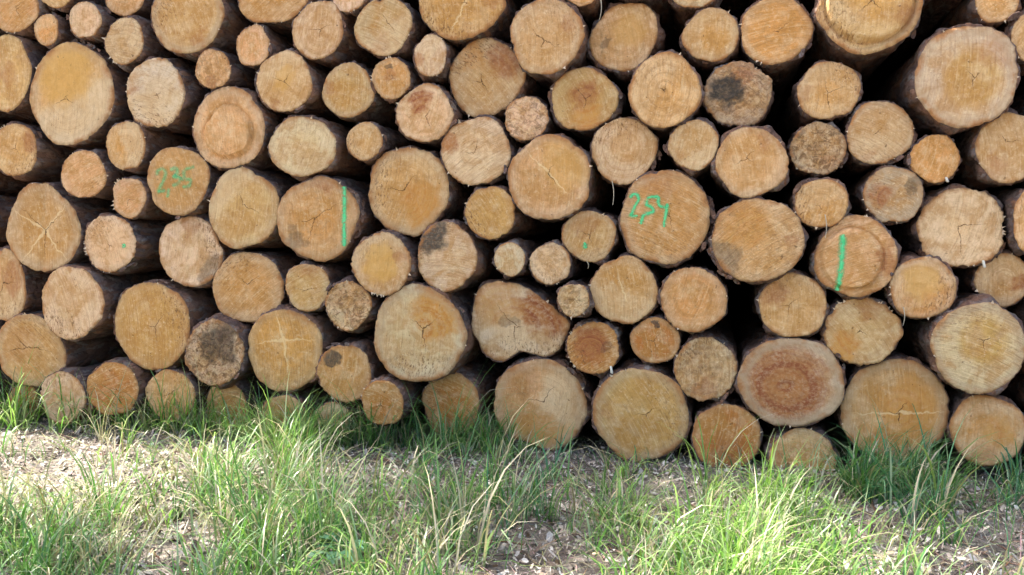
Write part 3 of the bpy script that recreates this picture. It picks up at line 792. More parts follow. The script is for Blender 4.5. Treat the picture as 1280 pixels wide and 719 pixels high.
(-1.941,-1.142,12,0.225,0.041,'y'),
(-1.667,-1.148,16,0.222,0.052,'d'),
(-2.222,-0.906,13,0.189,0.062,'d'),
(-2.457,-0.172,21,0.148,0.043,'d'),
(-3.106,0.037,33,0.188,0.037,'d'),
(-2.779,0.073,29,0.215,0.039,'y'),
(-2.833,-0.245,25,0.212,0.042,'d'),
(-2.558,0.154,16,0.143,0.055,'y'),
(-2.365,-0.148,24,0.148,0.065,'y'),
(-2.733,-0.177,27,0.195,0.044,'y'),
(-2.479,-0.066,19,0.199,0.038,'y'),
(-3.188,-0.145,27,0.178,0.062,'y'),
(-2.998,-0.126,30,0.196,0.054,'y'),
]
SHADE = [(-1.423, -0.192, 0.28, 1.6), (-0.992, -0.283, 0.3, 2.2), (-0.614, -0.31, 0.3, 2.2), (-0.34, -0.46, 0.26, 2.0), (-0.686, -0.827, 0.3, 1.8), (-0.493, -1.087, 0.2, 0.9), (-0.114, -0.127, 0.22, 1.8), (0.201, -0.108, 0.18, 1.4), (0.521, -0.196, 0.26, 2.4), (0.726, -0.297, 0.3, 2.6), (0.982, -0.233, 0.3, 2.6), (0.954, -0.729, 0.3, 2.0), (0.713, -0.789, 0.18, 1.4), (-1.004, -1.068, 0.25, 1.1), (-1.251, -0.686, 0.2, 1.2)]
STALKS = [
(-0.442, -0.07, 1.214, -0.441, 1.114, 'pale straw hanging below the large tan log up and left of 2,54'),
(0.401, -0.07, 1.068, 0.406, 0.974, 'thin straw hanging over the stepped green-lined log'),
(0.696, -0.07, 0.706, 0.7, 0.631, 'straw dangling from the log right of the scalloped one'),
(-0.493, -0.07, 1.961, -0.503, 1.883, 'white straw hanging down from the top edge of the picture'),
(-0.548, -0.07, 0.879, -0.545, 0.845, 'short straw under the pinkish green-dotted log'),
]
WEEDS = [
(-1.144, -0.575, 12, 0.05, 'soft green feathery weed on the bare patch in the middle', (0.08, 0.2, 0.05)),
(-1.078, -1.332, 11, 0.075, 'blue-green broad-leaved weed among grass near the lower edge', (0.1, 0.22, 0.13)),
(-1.474, -0.86, 8, 0.045, 'small round-leaved weed beside the bright grass clump', (0.12, 0.24, 0.05)),
]


# ------------------------------------------------------------------ node helper
class NT:
    def __init__(self, name):
        self.m = bpy.data.materials.new(name)
        self.m.use_nodes = True
        self.t = self.m.node_tree
        self.t.nodes.clear()
        self.out = self.t.nodes.new('ShaderNodeOutputMaterial')
    def n(self, kind, **kw):
        nd = self.t.nodes.new(kind)
        for k, v in kw.items():
            setattr(nd, k, v)
        return nd
    def put(self, sock, v):
        if v is None:
            return
        if isinstance(v, bpy.types.NodeSocket):
            self.t.links.new(v, sock)
        else:
            if hasattr(sock.default_value, '__len__') and not hasattr(v, '__len__'):
                v = [v] * len(sock.default_value)
            elif hasattr(sock.default_value, '__len__') and len(sock.default_value) == 4 and len(v) == 3:
                v = (*v, 1.0)
            sock.default_value = v
    def math(self, op, a, b=None, c=None, clamp=False):
        nd = self.n('ShaderNodeMath', operation=op, use_clamp=clamp)
        for i, v in enumerate((a, b, c)):
            self.put(nd.inputs[i], v)
        return nd.outputs[0]
    def vmath(self, op, a, b=None, out=0):
        nd = self.n('ShaderNodeVectorMath', operation=op)
        self.put(nd.inputs[0], a)
        self.put(nd.inputs[1], b)
        return nd.outputs[out]
    def sstep(self, v, lo, hi, a=0.0, b=1.0):
        nd = self.n('ShaderNodeMapRange', interpolation_type='SMOOTHSTEP')
        self.put(nd.inputs[0], v)
        for i, x in enumerate((lo, hi, a, b)):
            self.put(nd.inputs[1 + i], x)
        return nd.outputs[0]
    def mix(self, f, a, b, blend='MIX'):
        nd = self.n('ShaderNodeMix', data_type='RGBA', blend_type=blend)
        self.put(nd.inputs['Factor'], f)
        self.put(nd.inputs[6], a)
        self.put(nd.inputs[7], b)
        return nd.outputs[2]
    def noise(self, vec, scale, detail=3.0, rough=0.5, dist=0.0, out=0):
        nd = self.n('ShaderNodeTexNoise')
        self.put(nd.inputs['Vector'], vec)
        nd.inputs['Scale'].default_value = scale
        nd.inputs['Detail'].default_value = detail
        nd.inputs['Roughness'].default_value = rough
        nd.inputs['Distortion'].default_value = dist
        return nd.outputs[out]
    def attr(self, name, kind='OBJECT', out='Fac'):
        return self.n('ShaderNodeAttribute', attribute_type=kind, attribute_name=name).outputs[out]
    def comb(self, x, y, z):
        nd = self.n('ShaderNodeCombineXYZ')
        for i, v in enumerate((x, y, z)):
            self.put(nd.inputs[i], v)
        return nd.outputs[0]
    def sep(self, v):
        nd = self.n('ShaderNodeSeparateXYZ')
        self.put(nd.inputs[0], v)
        return nd.outputs
    def bump(self, h, strength, dist, normal=None):
        nd = self.n('ShaderNodeBump')
        nd.inputs['Strength'].default_value = strength
        nd.inputs['Distance'].default_value = dist
        self.put(nd.inputs['Height'], h)
        if normal is not None:
            self.put(nd.inputs['Normal'], normal)
        return nd.outputs[0]
    def principled(self, color, rough=0.8, normal=None, spec=0.2):
        p = self.n('ShaderNodeBsdfPrincipled')
        self.put(p.inputs['Base Color'], color)
        self.put(p.inputs['Roughness'], rough)
        p.inputs['Specular IOR Level'].default_value = spec
        if normal is not None:
            self.put(p.inputs['Normal'], normal)
        return p.outputs[0]
    def done(self, shader):
        self.t.links.new(shader, self.out.inputs[0])
        return self.m

# ------------------------------------------------------------------ materials
def mat_cut_wood():
    t = NT('cut_wood')
    uv = t.n('ShaderNodeUVMap', uv_map='face').outputs[0]           # -1..1 across the cut end
    seed = t.attr('seed')
    s = t.sep(uv)
    p = t.comb(s[0], s[1], t.math('MULTIPLY', seed, 7.31))
    p2 = t.comb(s[0], s[1], 0.0)
    half = t.attr('half')                                            # half width in metres
    pm = t.vmath('MULTIPLY', p, t.comb(half, half, 1.0))             # metres on the face
    edge = t.attr('edge', 'GEOMETRY')
    nz = t.noise(p, 2.2, 3, 0.6, out=1)
    wob = t.vmath('MULTIPLY', t.vmath('SUBTRACT', nz, (0.5, 0.5, 0.5)), (1, 1, 0))
    q = t.vmath('ADD', t.vmath('SUBTRACT', p2, t.attr('pith', out='Vector')), t.vmath('MULTIPLY', wob, (0.16, 0.16, 0)))
    r = t.vmath('LENGTH', q, out=1)
    # heartwood and sapwood
    hr = t.attr('heart_r')
    hmask = t.sstep(r, t.math('ADD', hr, 0.14), t.math('SUBTRACT', hr, 0.14))
    c = t.mix(hmask, t.attr('sap', out='Color'), t.attr('heart', out='Color'))
    # broad uneven patches, each log its own
    big = t.noise(p, 1.6, 3, 0.6, 0.6)
    c = t.mix(t.sstep(big, 0.42, 0.60, 0, 0.95), c, t.mix(0.62, c, (0.42, 0.22, 0.07)))
    big2 = t.noise(t.vmath('ADD', p, (4.2, 1.7, 3.0)), 2.3, 4, 0.6)
    c = t.mix(t.sstep(big2, 0.48, 0.66, 0, 0.5), c, t.mix(0.6, c, (0.72, 0.58, 0.45)))
    # rays running out from the pith, and blotchy drying
    dirv = t.vmath('NORMALIZE', q)
    ray = t.noise(t.vmath('ADD', t.vmath('MULTIPLY', dirv, (7.0, 7.0, 0)), t.comb(0.0, t.math('MULTIPLY', r, 0.8), t.math('MULTIPLY', seed, 2.3))), 1.0, 4, 0.65)
    c = t.mix(t.math('MULTIPLY', t.sstep(ray, 0.50, 0.72, 0, 0.5), t.sstep(r, 0.1, 0.45)), c, t.mix(0.6, c, (0.33, 0.17, 0.06)))
    mid = t.noise(t.vmath('ADD', p, (1.2, 7.7, 0.0)), 7.0, 3, 0.7, 0.4)
    c = t.mix(t.sstep(mid, 0.50, 0.70, 0, 0.55), c, t.mix(0.55, c, (0.30, 0.16, 0.07)))
    c = t.mix(t.sstep(mid, 0.48, 0.32, 0, 0.5), c, t.mix(0.6, c, (0.76, 0.62, 0.48)))
    # the cut was made in two passes: one side of the face is paler and fresher
    zn = t.sep(t.attr('zone', out='Vector'))
    zl = t.math('ADD', t.math('MULTIPLY', s[0], t.math('COSINE', zn[0])), t.math('MULTIPLY', s[1], t.math('SINE', zn[0])))
    zl = t.math('ADD', t.math('SUBTRACT', zl, zn[1]), t.math('MULTIPLY', t.sep(wob)[0], 0.55))
    zm = t.sstep(zl, -0.12, 0.22)
    c = t.mix(t.math('MULTIPLY', zm, zn[2]), c, t.mix(t.sstep(big, 0.35, 0.6), (0.70, 0.57, 0.44), (0.62, 0.47, 0.33)))
    c = t.mix(t.math('MULTIPLY', t.sstep(t.math('ABSOLUTE', t.math('ADD', zl, 0.01)), 0.05, 0.0), t.math('MULTIPLY', zn[2], 0.22)), c, (0.36, 0.21, 0.10))
    # growth rings: broad bands and fine ones
    rv = t.comb(t.math('MULTIPLY', r, 1.0), t.math('MULTIPLY', seed, 3.7), 0.0)
    bands = t.noise(rv, 9.0, 2, 0.5)
    c = t.mix(t.math('MULTIPLY', t.sstep(bands, 0.42, 0.66), t.attr('rings')), c, t.mix(0.75, c, (0.36, 0.19, 0.075)))
    fine = t.math('SINE', t.math('MULTIPLY', t.math('MULTIPLY', r, half), 2 * math.pi / 0.0095))
    c = t.mix(t.sstep(fine, 0.2, 1.0, 0, 0.16), c, t.mix(0.6, c, (0.33, 0.18, 0.08)))
    # saw marks across the face
    ang = t.attr('saw')
    ca, sa = t.math('COSINE', ang), t.math('SINE', ang)
    sx = t.math('ADD', t.math('MULTIPLY', s[0], ca), t.math('MULTIPLY', s[1], sa))
    sy = t.math('SUBTRACT', t.math('MULTIPLY', s[1], ca), t.math('MULTIPLY', s[0], sa))
    sx = t.math('ADD', sx, t.math('MULTIPLY', t.math('MULTIPLY', sy, sy), 0.12))
    sv = t.comb(t.math('MULTIPLY', t.math('MULTIPLY', sx, half), 150.0), t.math('MULTIPLY', t.math('MULTIPLY', sy, half), 9.0), t.math('MULTIPLY', seed, 5.1))
    saw = t.noise(sv, 1.0, 3, 0.65)
    c = t.mix(t.sstep(saw, 0.5, 0.70, 0, 0.55), c, t.mix(0.55, c, (0.25, 0.14, 0.07)))
    c = t.mix(t.sstep(saw, 0.48, 0.28, 0, 0.30), c, (0.74, 0.61, 0.46))
    # grain specks, pores and dirt
    speck = t.noise(pm, 120.0, 3, 0.75)
    c = t.mix(t.sstep(speck, 0.56, 0.74, 0, 0.55), c, t.mix(0.7, c, (0.16, 0.09, 0.05)))
    speck2 = t.noise(t.vmath('ADD', pm, (3, 5, 0)), 75.0, 3, 0.7)
    c = t.mix(t.sstep(speck2, 0.58, 0.74, 0, 0.45), c, (0.78, 0.67, 0.53))
    # stains with their own shapes
    def blob(name, soft=0.55):
        pos = t.attr(name, out='Vector')
        ps = t.sep(pos)
        d = t.vmath('LENGTH', t.vmath('ADD', t.vmath('SUBTRACT', p2, t.comb(ps[0], ps[1], 0.0)), t.vmath('MULTIPLY', wob, (0.85, 0.85, 0))), out=1)
        d = t.math('DIVIDE', d, t.math('MAXIMUM', t.math('MULTIPLY', ps[2], 1.15), 0.01))
        return t.math('MULTIPLY', t.sstep(d, 1.08, soft), t.attr(name + '_amt'))
    grit = t.sstep(t.noise(pm, 60.0, 4, 0.7), 0.34, 0.60, 0.55, 1.0)
    c = t.mix(t.math('MULTIPLY', blob('honey'), 0.8), c, (0.60, 0.36, 0.12))
    for nm in ('red', 'rust'):
        c = t.mix(t.math('MULTIPLY', t.math('MULTIPLY', blob(nm), grit), 1.0), c, t.mix(t.sstep(bands, 0.35, 0.65), *(((0.26, 0.085, 0.042), (0.38, 0.17, 0.075)) if nm == 'red' else ((0.46, 0.20, 0.055), (0.53, 0.29, 0.10)))))
    # rough, chewed or mouldy cut
    rough = t.attr('rough')
    mo = t.noise(pm, 42.0, 4, 0.75, 0.8)
    c = t.mix(t.math('MULTIPLY', t.sstep(mo, 0.48, 0.60), t.math('MULTIPLY', rough, 0.9)), c, (0.17, 0.10, 0.06))
    c = t.mix(t.math('MULTIPLY', t.sstep(mo, 0.46, 0.36), t.math('MULTIPLY', rough, 0.5)), c, (0.66, 0.52, 0.37))
    c = t.mix(t.math('MULTIPLY', t.math('MULTIPLY', blob('dark', 0.7), t.math('ADD', t.math('MULTIPLY', grit, 0.5), 0.5)), 0.95), c, (0.045, 0.045, 0.05))
    fl = t.sep(t.attr('fleck', out='Vector'))
    side = t.math('ADD', t.math('MULTIPLY', s[0], t.math('COSINE', fl[0])), t.math('MULTIPLY', s[1], t.math('SINE', fl[0])))
    fm = t.math('MULTIPLY', t.sstep(t.math('ADD', side, t.math('MULTIPLY', t.sep(wob)[1], 1.2)), 0.15, 0.75), fl[1])
    fn = t.noise(t.comb(t.math('MULTIPLY', t.math('MULTIPLY', sx, half), 130.0), t.math('MULTIPLY', t.math('MULTIPLY', sy, half), 55.0), seed), 1.0, 4, 0.7)
    c = t.mix(t.math('MULTIPLY', t.sstep(fn, 0.52, 0.62), fm), c, (0.15, 0.075, 0.04))
    pit = t.noise(t.vmath('ADD', pm, (1, 8, 0)), 48.0, 2, 0.5)
    c = t.mix(t.math('MULTIPLY', t.sstep(pit, 0.70, 0.78), 0.7), c, (0.10, 0.055, 0.03))
    # drying cracks from the pith, pale tear lines
    def arms(spec, offs, width, taper=True, vary=None):
        sp_ = t.sep(t.attr(spec, out='Vector'))
        acc = None
        vb = t.sep(t.attr(vary, out='Vector')) if vary else None
        jit = t.math('MULTIPLY', t.math('SUBTRACT', t.noise(p, 6.0, 3, 0.6), 0.5), 0.16)
        for k, of in enumerate(offs):
            a = t.math('ADD', sp_[0], vb[k - 1] if vb and k else of)
            dx, dy = t.math('COSINE', a), t.math('SINE', a)
            qs = t.sep(q)
            al = t.math('ADD', t.math('MULTIPLY', qs[0], dx), t.math('MULTIPLY', qs[1], dy))
            pe = t.math('ABSOLUTE', t.math('ADD', t.math('SUBTRACT', t.math('MULTIPLY', qs[1], dx), t.math('MULTIPLY', qs[0], dy)), jit))
            ln = t.math('MULTIPLY', sp_[1], vb[2] if vb and k == 2 else (1.0, 0.7, 0.85, 0.6)[k] if taper else 1.0)
            f = t.math('SUBTRACT', 1.0, t.math('DIVIDE', al, t.math('MAXIMUM', ln, 0.01)))
            wd = t.math('MULTIPLY', t.math('MAXIMUM', f, 0.0), width)
            inside = t.math('MULTIPLY', t.sstep(t.math('SUBTRACT', wd, pe), -width * 0.35, width * 0.35), t.sstep(al, -0.01, 0.02))
            inside = t.math('MULTIPLY', inside, t.sstep(f, 0.0, 0.06))
            acc = inside if acc is None else t.math('MAXIMUM', acc, inside)
        return t.math('MULTIPLY', acc, sp_[2])
    tear = arms('tear', (0.0, math.pi), 0.030, False)
    star = arms('star', (0.0, 1.85, 3.25, 4.75), 0.034, False)
    c = t.mix(t.math('MULTIPLY', t.math('MAXIMUM', tear, star), 0.42), c, (0.80, 0.68, 0.48))
    crack = arms('crack', (0.0, 2.2, 4.1), 0.013, True, 'crack_b')
    c = t.mix(t.math('MULTIPLY', crack, 0.85), c, (0.10, 0.05, 0.025))
    # weathered grey outer ring and torn, dirty margin
    en = t.math('ADD', edge, t.math('MULTIPLY', t.math('SUBTRACT', t.noise(p, 5.0, 4, 0.7), 0.5), 0.22))
    c = t.mix(t.math('MULTIPLY', t.sstep(en, 0.74, 0.88), t.math('MULTIPLY', t.attr('grey_rim'), 0.75)), c, (0.38, 0.31, 0.255))
    band = t.math('MULTIPLY', t.sstep(en, 0.84, 0.99), t.sstep(t.noise(t.vmath('ADD', p, (9, 2, 1)), 1.8, 3, 0.6), 0.44, 0.60))
    c = t.mix(t.math('MULTIPLY', band, 0.9), c, (0.36, 0.165, 0.07))
    c = t.mix(t.sstep(en, 0.93, 1.03, 0, 0.7), c, (0.20, 0.12, 0.075))
    h = t.math('ADD', t.math('MULTIPLY', saw, 0.6), t.math('ADD', t.math('MULTIPLY', speck, 0.35), t.math('MULTIPLY', t.math('MULTIPLY', mo, rough), 1.6)))
    nb = t.bump(h, 1.0, 0.007)
    c = t.vmath('MULTIPLY', c, (1.02, 0.935, 0.715))
    return t.done(t.principled(c, 0.85, nb, 0.12))

def mat_bark():
    t = NT('bark')
    g = t.n('ShaderNodeTexCoord').outputs['Object']
    seed = t.attr('seed')
    gs = t.sep(g)
    v = t.comb(gs[0], t.math('ADD', t.math('MULTIPLY', gs[1], 0.45), t.math('MULTIPLY', seed, 9.0)), gs[2])
    vor = t.n('ShaderNodeTexVoronoi', feature='F1')
    t.put(vor.inputs['Vector'], t.vmath('ADD', v, t.vmath('MULTIPLY', t.noise(v, 14, 3, out=1), (0.05, 0.05, 0.05))))
    vor.inputs['Scale'].default_value = 34.0
    vc = t.sep(vor.outputs['Color'])
    n1 = t.noise(v, 5.0, 5, 0.6)
    n2 = t.noise(v, 60.0, 5, 0.7)
    c = t.mix(t.sstep(n1, 0.38, 0.64), (0.100, 0.068, 0.060), (0.195, 0.105, 0.068))
    c = t.mix(t.math('MULTIPLY', t.sstep(vc[0], 0.6, 0.9), 0.6), c, (0.17, 0.14, 0.125))
    c = t.mix(t.math('MULTIPLY', t.sstep(vc[1], 0.8, 0.95), 0.7), c, (0.20, 0.095, 0.05))
    c = t.mix(t.sstep(n2, 0.50, 0.68, 0, 0.6), c, (0.04, 0.028, 0.025))
    up = t.sep(t.n('ShaderNodeNewGeometry').outputs['Normal'])[2]
    lich = t.math('MULTIPLY', t.sstep(t.noise(v, 18.0, 4, 0.7), 0.56, 0.66), 0.45)
    c = t.mix(lich, c, (0.24, 0.235, 0.21))
    h = t.math('ADD', t.math('MULTIPLY', vor.outputs['Distance'], -1.2), t.math('MULTIPLY', n2, 0.8))
    return t.done(t.principled(c, 0.9, t.bump(h, 1.0, 0.012), 0.15))

def mat_colour_attr(name, rough=0.7, translucent=0.0, noise_scale=0.0, spec=0.25):
    t = NT(name)
    c = t.attr('tint', 'GEOMETRY', 'Color')
    if noise_scale:
        g = t.n('ShaderNodeTexCoord').outputs['Object']
        c = t.mix(t.sstep(t.noise(g, noise_scale, 3), 0.35, 0.65, 0, 0.5), c, t.mix(0.6, c, (0.06, 0.045, 0.035)))
    sh = t.principled(c, rough, None, spec)
    if translucent:
        tr = t.n('ShaderNodeBsdfTranslucent')
        t.put(tr.inputs[0], t.mix(0.5, c, t.vmath('MULTIPLY', c, (1.1, 1.35, 0.5))))
        mx = t.n('ShaderNodeMixShader')
        mx.inputs[0].default_value = translucent
        t.t.links.new(sh, mx.inputs[1])
        t.t.links.new(tr.outputs[0], mx.inputs[2])
        sh = mx.outputs[0]
    return t.done(sh)

def mat_ground():
    t = NT('forest_floor')
    g = t.n('ShaderNodeTexCoord').outputs['Object']
    n1 = t.noise(g, 1.3, 5, 0.6)
    n2 = t.noise(g, 14.0, 5, 0.7)
    n3 = t.noise(g, 90.0, 4, 0.75)
    c = t.mix(t.sstep(n1, 0.4, 0.62), (0.15, 0.125, 0.105), (0.27, 0.235, 0.20))
    c = t.mix(t.sstep(n2, 0.46, 0.66, 0, 0.7), c, (0.40, 0.36, 0.31))
    c = t.mix(t.sstep(n3, 0.48, 0.7, 0, 0.7), c, (0.08, 0.06, 0.05))
    h = t.math('ADD', n2, t.math('MULTIPLY', n3, 0.5))
    return t.done(t.principled(c, 0.95, t.bump(h, 1.0, 0.03), 0.1))

def mat_paint():
    t = NT('green_spray_paint')
    uv = t.n('ShaderNodeUVMap', uv_map='stroke').outputs[0]
    g = t.n('ShaderNodeTexCoord').outputs['Object']
    u = t.sep(uv)
    across = t.math('ABSOLUTE', u[0])
    nse = t.noise(g, 95.0, 4, 0.7)
    fuzz = t.math('ADD', across, t.math('MULTIPLY', t.math('SUBTRACT', nse, 0.5), 1.1))
    a = t.sstep(fuzz, 1.0, -0.1)
    a = t.math('MULTIPLY', a, t.sstep(t.noise(g, 42.0, 3, 0.6), 0.30, 0.52, 0.4, 1.0))
    a = t.math('MULTIPLY', a, t.attr('cover'))
    c = t.mix(t.sstep(nse, 0.4, 0.65), (0.06, 0.52, 0.18), (0.16, 0.66, 0.30))
    pr = t.principled(c, 0.5, None, 0.3)
    tr = t.n('ShaderNodeBsdfTransparent')
    mx = t.n('ShaderNodeMixShader')
    t.put(mx.inputs[0], a)
    t.t.links.new(tr.outputs[0], mx.inputs[1])
    t.t.links.new(pr, mx.inputs[2])
    return t.done(mx.outputs[0])

def mat_plain(name, color, rough=0.7, spec=0.3, noise_scale=30.0):
    t = NT(name)
    g = t.n('ShaderNodeTexCoord').outputs['Object']
    n = t.noise(g, noise_scale, 4, 0.6)
    c = t.mix(t.sstep(n, 0.35, 0.65, 0, 0.6), color, tuple(x * 0.6 for x in color))
    return t.done(t.principled(c, rough, t.bump(n, 0.5, 0.004), spec))

M_WOOD, M_BARK, M_GROUND, M_PAINT = mat_cut_wood(), mat_bark(), mat_ground(), mat_paint()
M_GRASS = mat_colour_attr('grass_blade', 0.36, 0.40, 0.0, 0.55)
M_DRY = mat_colour_attr('dry_grass_blade', 0.6, 0.2, 0.0, 0.25)
M_LITTER = mat_colour_attr('dead_leaf_and_chip', 0.8, 0.0, 120.0, 0.15)
M_FIBRE = mat_plain('torn_wood_fibre', (0.62, 0.47, 0.32), 0.85, 0.1)
M_RESIN = mat_plain('dried_resin', (0.72, 0.68, 0.58), 0.35, 0.5)
M_STRAW = mat_plain('straw', (0.55, 0.49, 0.38), 0.6, 0.3)
M_WEED = mat_colour_attr('weed_leaf', 0.5, 0.35, 0.0, 0.3)

# ------------------------------------------------------------------ object helpers
def mesh_obj(name, verts, faces, mat, parent=None, smooth=False):
    me = bpy.data.meshes.new(name)
    me.from_pydata([tuple(v) for v in verts], [], [tuple(f) for f in faces])
    me.materials.append(mat)
    if smooth:
        me.polygons.foreach_set('use_smooth', [True] * len(me.polygons))
    me.update()
    o = bpy.data.objects.new(name, me)
    col.objects.link(o)
    o.parent = parent
    return o

def np_mesh(name, verts, faces, mat, tint=None, parent=None, smooth=False):
    """verts (n,3), faces (m,k) arrays, tint (n,3) point colours."""
    me = bpy.data.meshes.new(name)
    n, (m, k) = len(verts), faces.shape
    me.vertices.add(n)
    me.vertices.foreach_set('co', np.asarray(verts, np.float32).ravel())
    me.loops.add(m * k)
    me.loops.foreach_set('vertex_index', faces.astype(np.int32).ravel())
    me.polygons.add(m)
    me.polygons.foreach_set('loop_start', np.arange(0, m * k, k, dtype=np.int32))
    me.polygons.foreach_set('loop_total', np.full(m, k, np.int32))
    if smooth:
        me.polygons.foreach_set('use_smooth', np.ones(m, bool))
    me.update(calc_edges=True)
    if tint is not None:
        a = me.attributes.new('tint', 'FLOAT_COLOR', 'POINT')
        a.data.foreach_set('color', np.concatenate([tint, np.ones((n, 1))], 1).astype(np.float32).ravel())
    me.materials.append(mat)
    o = bpy.data.objects.new(name, me)
    col.objects.link(o)
    o.parent = parent
    return o

def tag(o, label, cat, group=None):
    o['label'] = label
    o['category'] = cat
    if group:
        o['group'] = group

def empty(name, loc):
    o = bpy.data.objects.new(name, None)
    o.empty_display_size = 0.1
    o.location = loc
    col.objects.link(o)
    return o

# ------------------------------------------------------------------ ground: one sheet, fine before the pile, an added unseen bank behind it to block light through the gaps
def ground_z(x, y):
    z = 0.035 * mnoise.noise((x * 0.9, y * 0.9, 3.1)) + 0.018 * mnoise.noise((x * 3.1, y * 3.1, 7.7)) + 0.006 * mnoise.noise((x * 11, y * 11, 1.7))
    z += 0.012
    if y > 3.3:
        u = min((y - 3.3) / 0.9, 1.0)
        z += 3.2 * u * u * (3 - 2 * u) + min(max(y - 4.2, 0), 40) * 0.12 + 0.35 * u * mnoise.noise((x * 0.3, y * 0.3, 0))
    d = max(abs(x + 1.2) - 6, -y - 5, 0.0)
    if y < 4.2 and d > 0:
        z += 0.4 * min(d / 8, 1) * mnoise.noise((x * 0.12, y * 0.12, 5))
    return z

def axis(lo, hi, step, reach):
    a = list(np.arange(lo, hi + 1e-6, step))
    s, v = step, hi
    while v < reach:
        s *= 1.28
        v += s
        a.append(v)
    s, v = step, lo
    b = []
    while v > -reach:
        s *= 1.28
        v -= s
        b.append(v)
    return np.array(b[::-1] + a)
gx = axis(-4.8, 2.2, 0.035, 400.0)
gy = axis(-2.4, 0.5, 0.035, 400.0)
gy = np.array(sorted(set([v for v in gy if not 3.2 < v < 4.4] + list(np.arange(3.2, 4.4, 0.1)))))
GV = np.array([(x, y, ground_z(x, y)) for y in gy for x in gx])
nx, ny = len(gx), len(gy)
ii = (np.arange(ny - 1)[:, None] * nx + np.arange(nx - 1)[None, :]).ravel()
GF = np.stack([ii, ii + 1, ii + nx + 1, ii + nx], 1)
ground = np_mesh('ground', GV, GF, M_GROUND, smooth=True)
ground['kind'] = 'structure'

# ------------------------------------------------------------------ logs
TONES = {  # sapwood, heartwood base colours
    'P': ((0.66, 0.50, 0.395), (0.64, 0.455, 0.32)),
    'T': ((0.60, 0.405, 0.255), (0.59, 0.360, 0.185)),
    'O': ((0.57, 0.365, 0.205), (0.57, 0.315, 0.125)),
    'R': ((0.45, 0.240, 0.100), (0.42, 0.165, 0.040)),
    'G': ((0.46, 0.325, 0.235), (0.46, 0.290, 0.185)),
}
NA = 96
TH = np.linspace(0, 2 * math.pi, NA, endpoint=False)

def outline_radius(rng, feats, outline):
    """Radius of the cut end over angle, 1 = the measured half width or height."""
    if outline:
        pts = np.array(outline)
        a = np.arctan2(pts[:, 1], pts[:, 0]) % (2 * math.pi)
        o = np.argsort(a)
        a, rr = a[o], np.hypot(pts[:, 0], pts[:, 1])[o]
        r = np.interp(TH, np.concatenate([a - 2 * math.pi, a, a + 2 * math.pi]), np.tile(rr, 3))
        k = np.array([0.25, 0.5, 0.25])
        r = k[0] * np.roll(r, 1) + k[1] * r + k[2] * np.roll(r, -1)
    else:
        r = np.ones(NA)
        for h, amp in ((2, 0.014), (3, 0.026), (4, 0.018), (5, 0.014), (7, 0.008)):
            r += amp * rng.uniform(0.2, 1.3) * np.cos(h * TH + rng.uniform(0, 6.28))
        if feats.get('sc'):
            r += 0.022 * np.cos(13 * TH + 1.0) * (0.4 + 0.6 * (np.sin(TH) > -0.2))
    if not outline and rng.random() < 0.4:      # a flat where the stem was squashed or barked
        a0, dd = rng.uniform(0, 6.28), rng.uniform(0.90, 0.955)
        cc = np.cos(TH - a0)
        r = np.where(cc > 0.3, np.minimum(r, dd / np.maximum(cc, 0.3)), r)
    for h, amp in ((11, .004), (17, .004), (23, .0035), (31, .003)):
        r = r + amp * rng.uniform(0.3, 1.4) * np.cos(h * TH + rng.uniform(0, 6.28))
    jit = 0.012 if feats.get('sp') or feats.get('m', 0) > .4 else 0.0055
    r = r + np.array([rng.gauss(0, jit) for _ in TH])
    # a few chips torn out of the margin
    for _ in range(rng.randint(2, 6)):
        a0, w, d = rng.uniform(0, 6.28), rng.uniform(0.05, 0.20), rng.uniform(0.01, 0.045)
        dd = (TH - a0 + math.pi) % (2 * math.pi) - math.pi
        r = r - d * np.exp(-(dd / w) ** 2)
    return r

def relief_fn(rng, feats, half, seed):
    """How far the cut end stands proud of its plane (metres) at normalised u, v."""
    tilt = (rng.uniform(-0.05, 0.05) * half, rng.uniform(-0.05, 0.05) * half)
    ph, amp = rng.uniform(0, 50), (0.0006 if feats.get('nr') else 0.0022 + 0.010 * max(feats.get('m', 0) - 0.25, 0))
    st, fac = feats.get('st'), feats.get('fac')
    def f(u, v):
        y = tilt[0] * u + tilt[1] * v
        y += amp * mnoise.noise((u * 3.1 + ph, v * 3.1, seed)) + amp * 0.7 * mnoise.noise((u * 9 + ph, v * 9, seed))
        if st:
            d = math.hypot(u - st[2], v - st[3]) + 0.05 * mnoise.noise((u * 2 + ph, v * 2, 3.0))
            y += st[1] * min(max((st[0] + 0.02 - d) / 0.04, 0.0), 1.0) - 0.5 * st[1] * math.exp(-((d - st[0] - 0.03) / 0.035) ** 2)
        if fac:
            a = math.atan2(v + 0.1, u - 0.05)
            y += 0.014 * math.hypot(u, v) * abs(math.sin(a * 2 + 0.1)) ** 0.7 - 0.008
        return y
    return f

def ring_faces(nr, base=0, n=NA):
    f = []
    for i in range(nr - 1):
        for j in range(n):
            k = (j + 1) % n
            f.append((base + i * n + j, base + i * n + k, base + (i + 1) * n + k, base + (i + 1) * n + j))
    return f

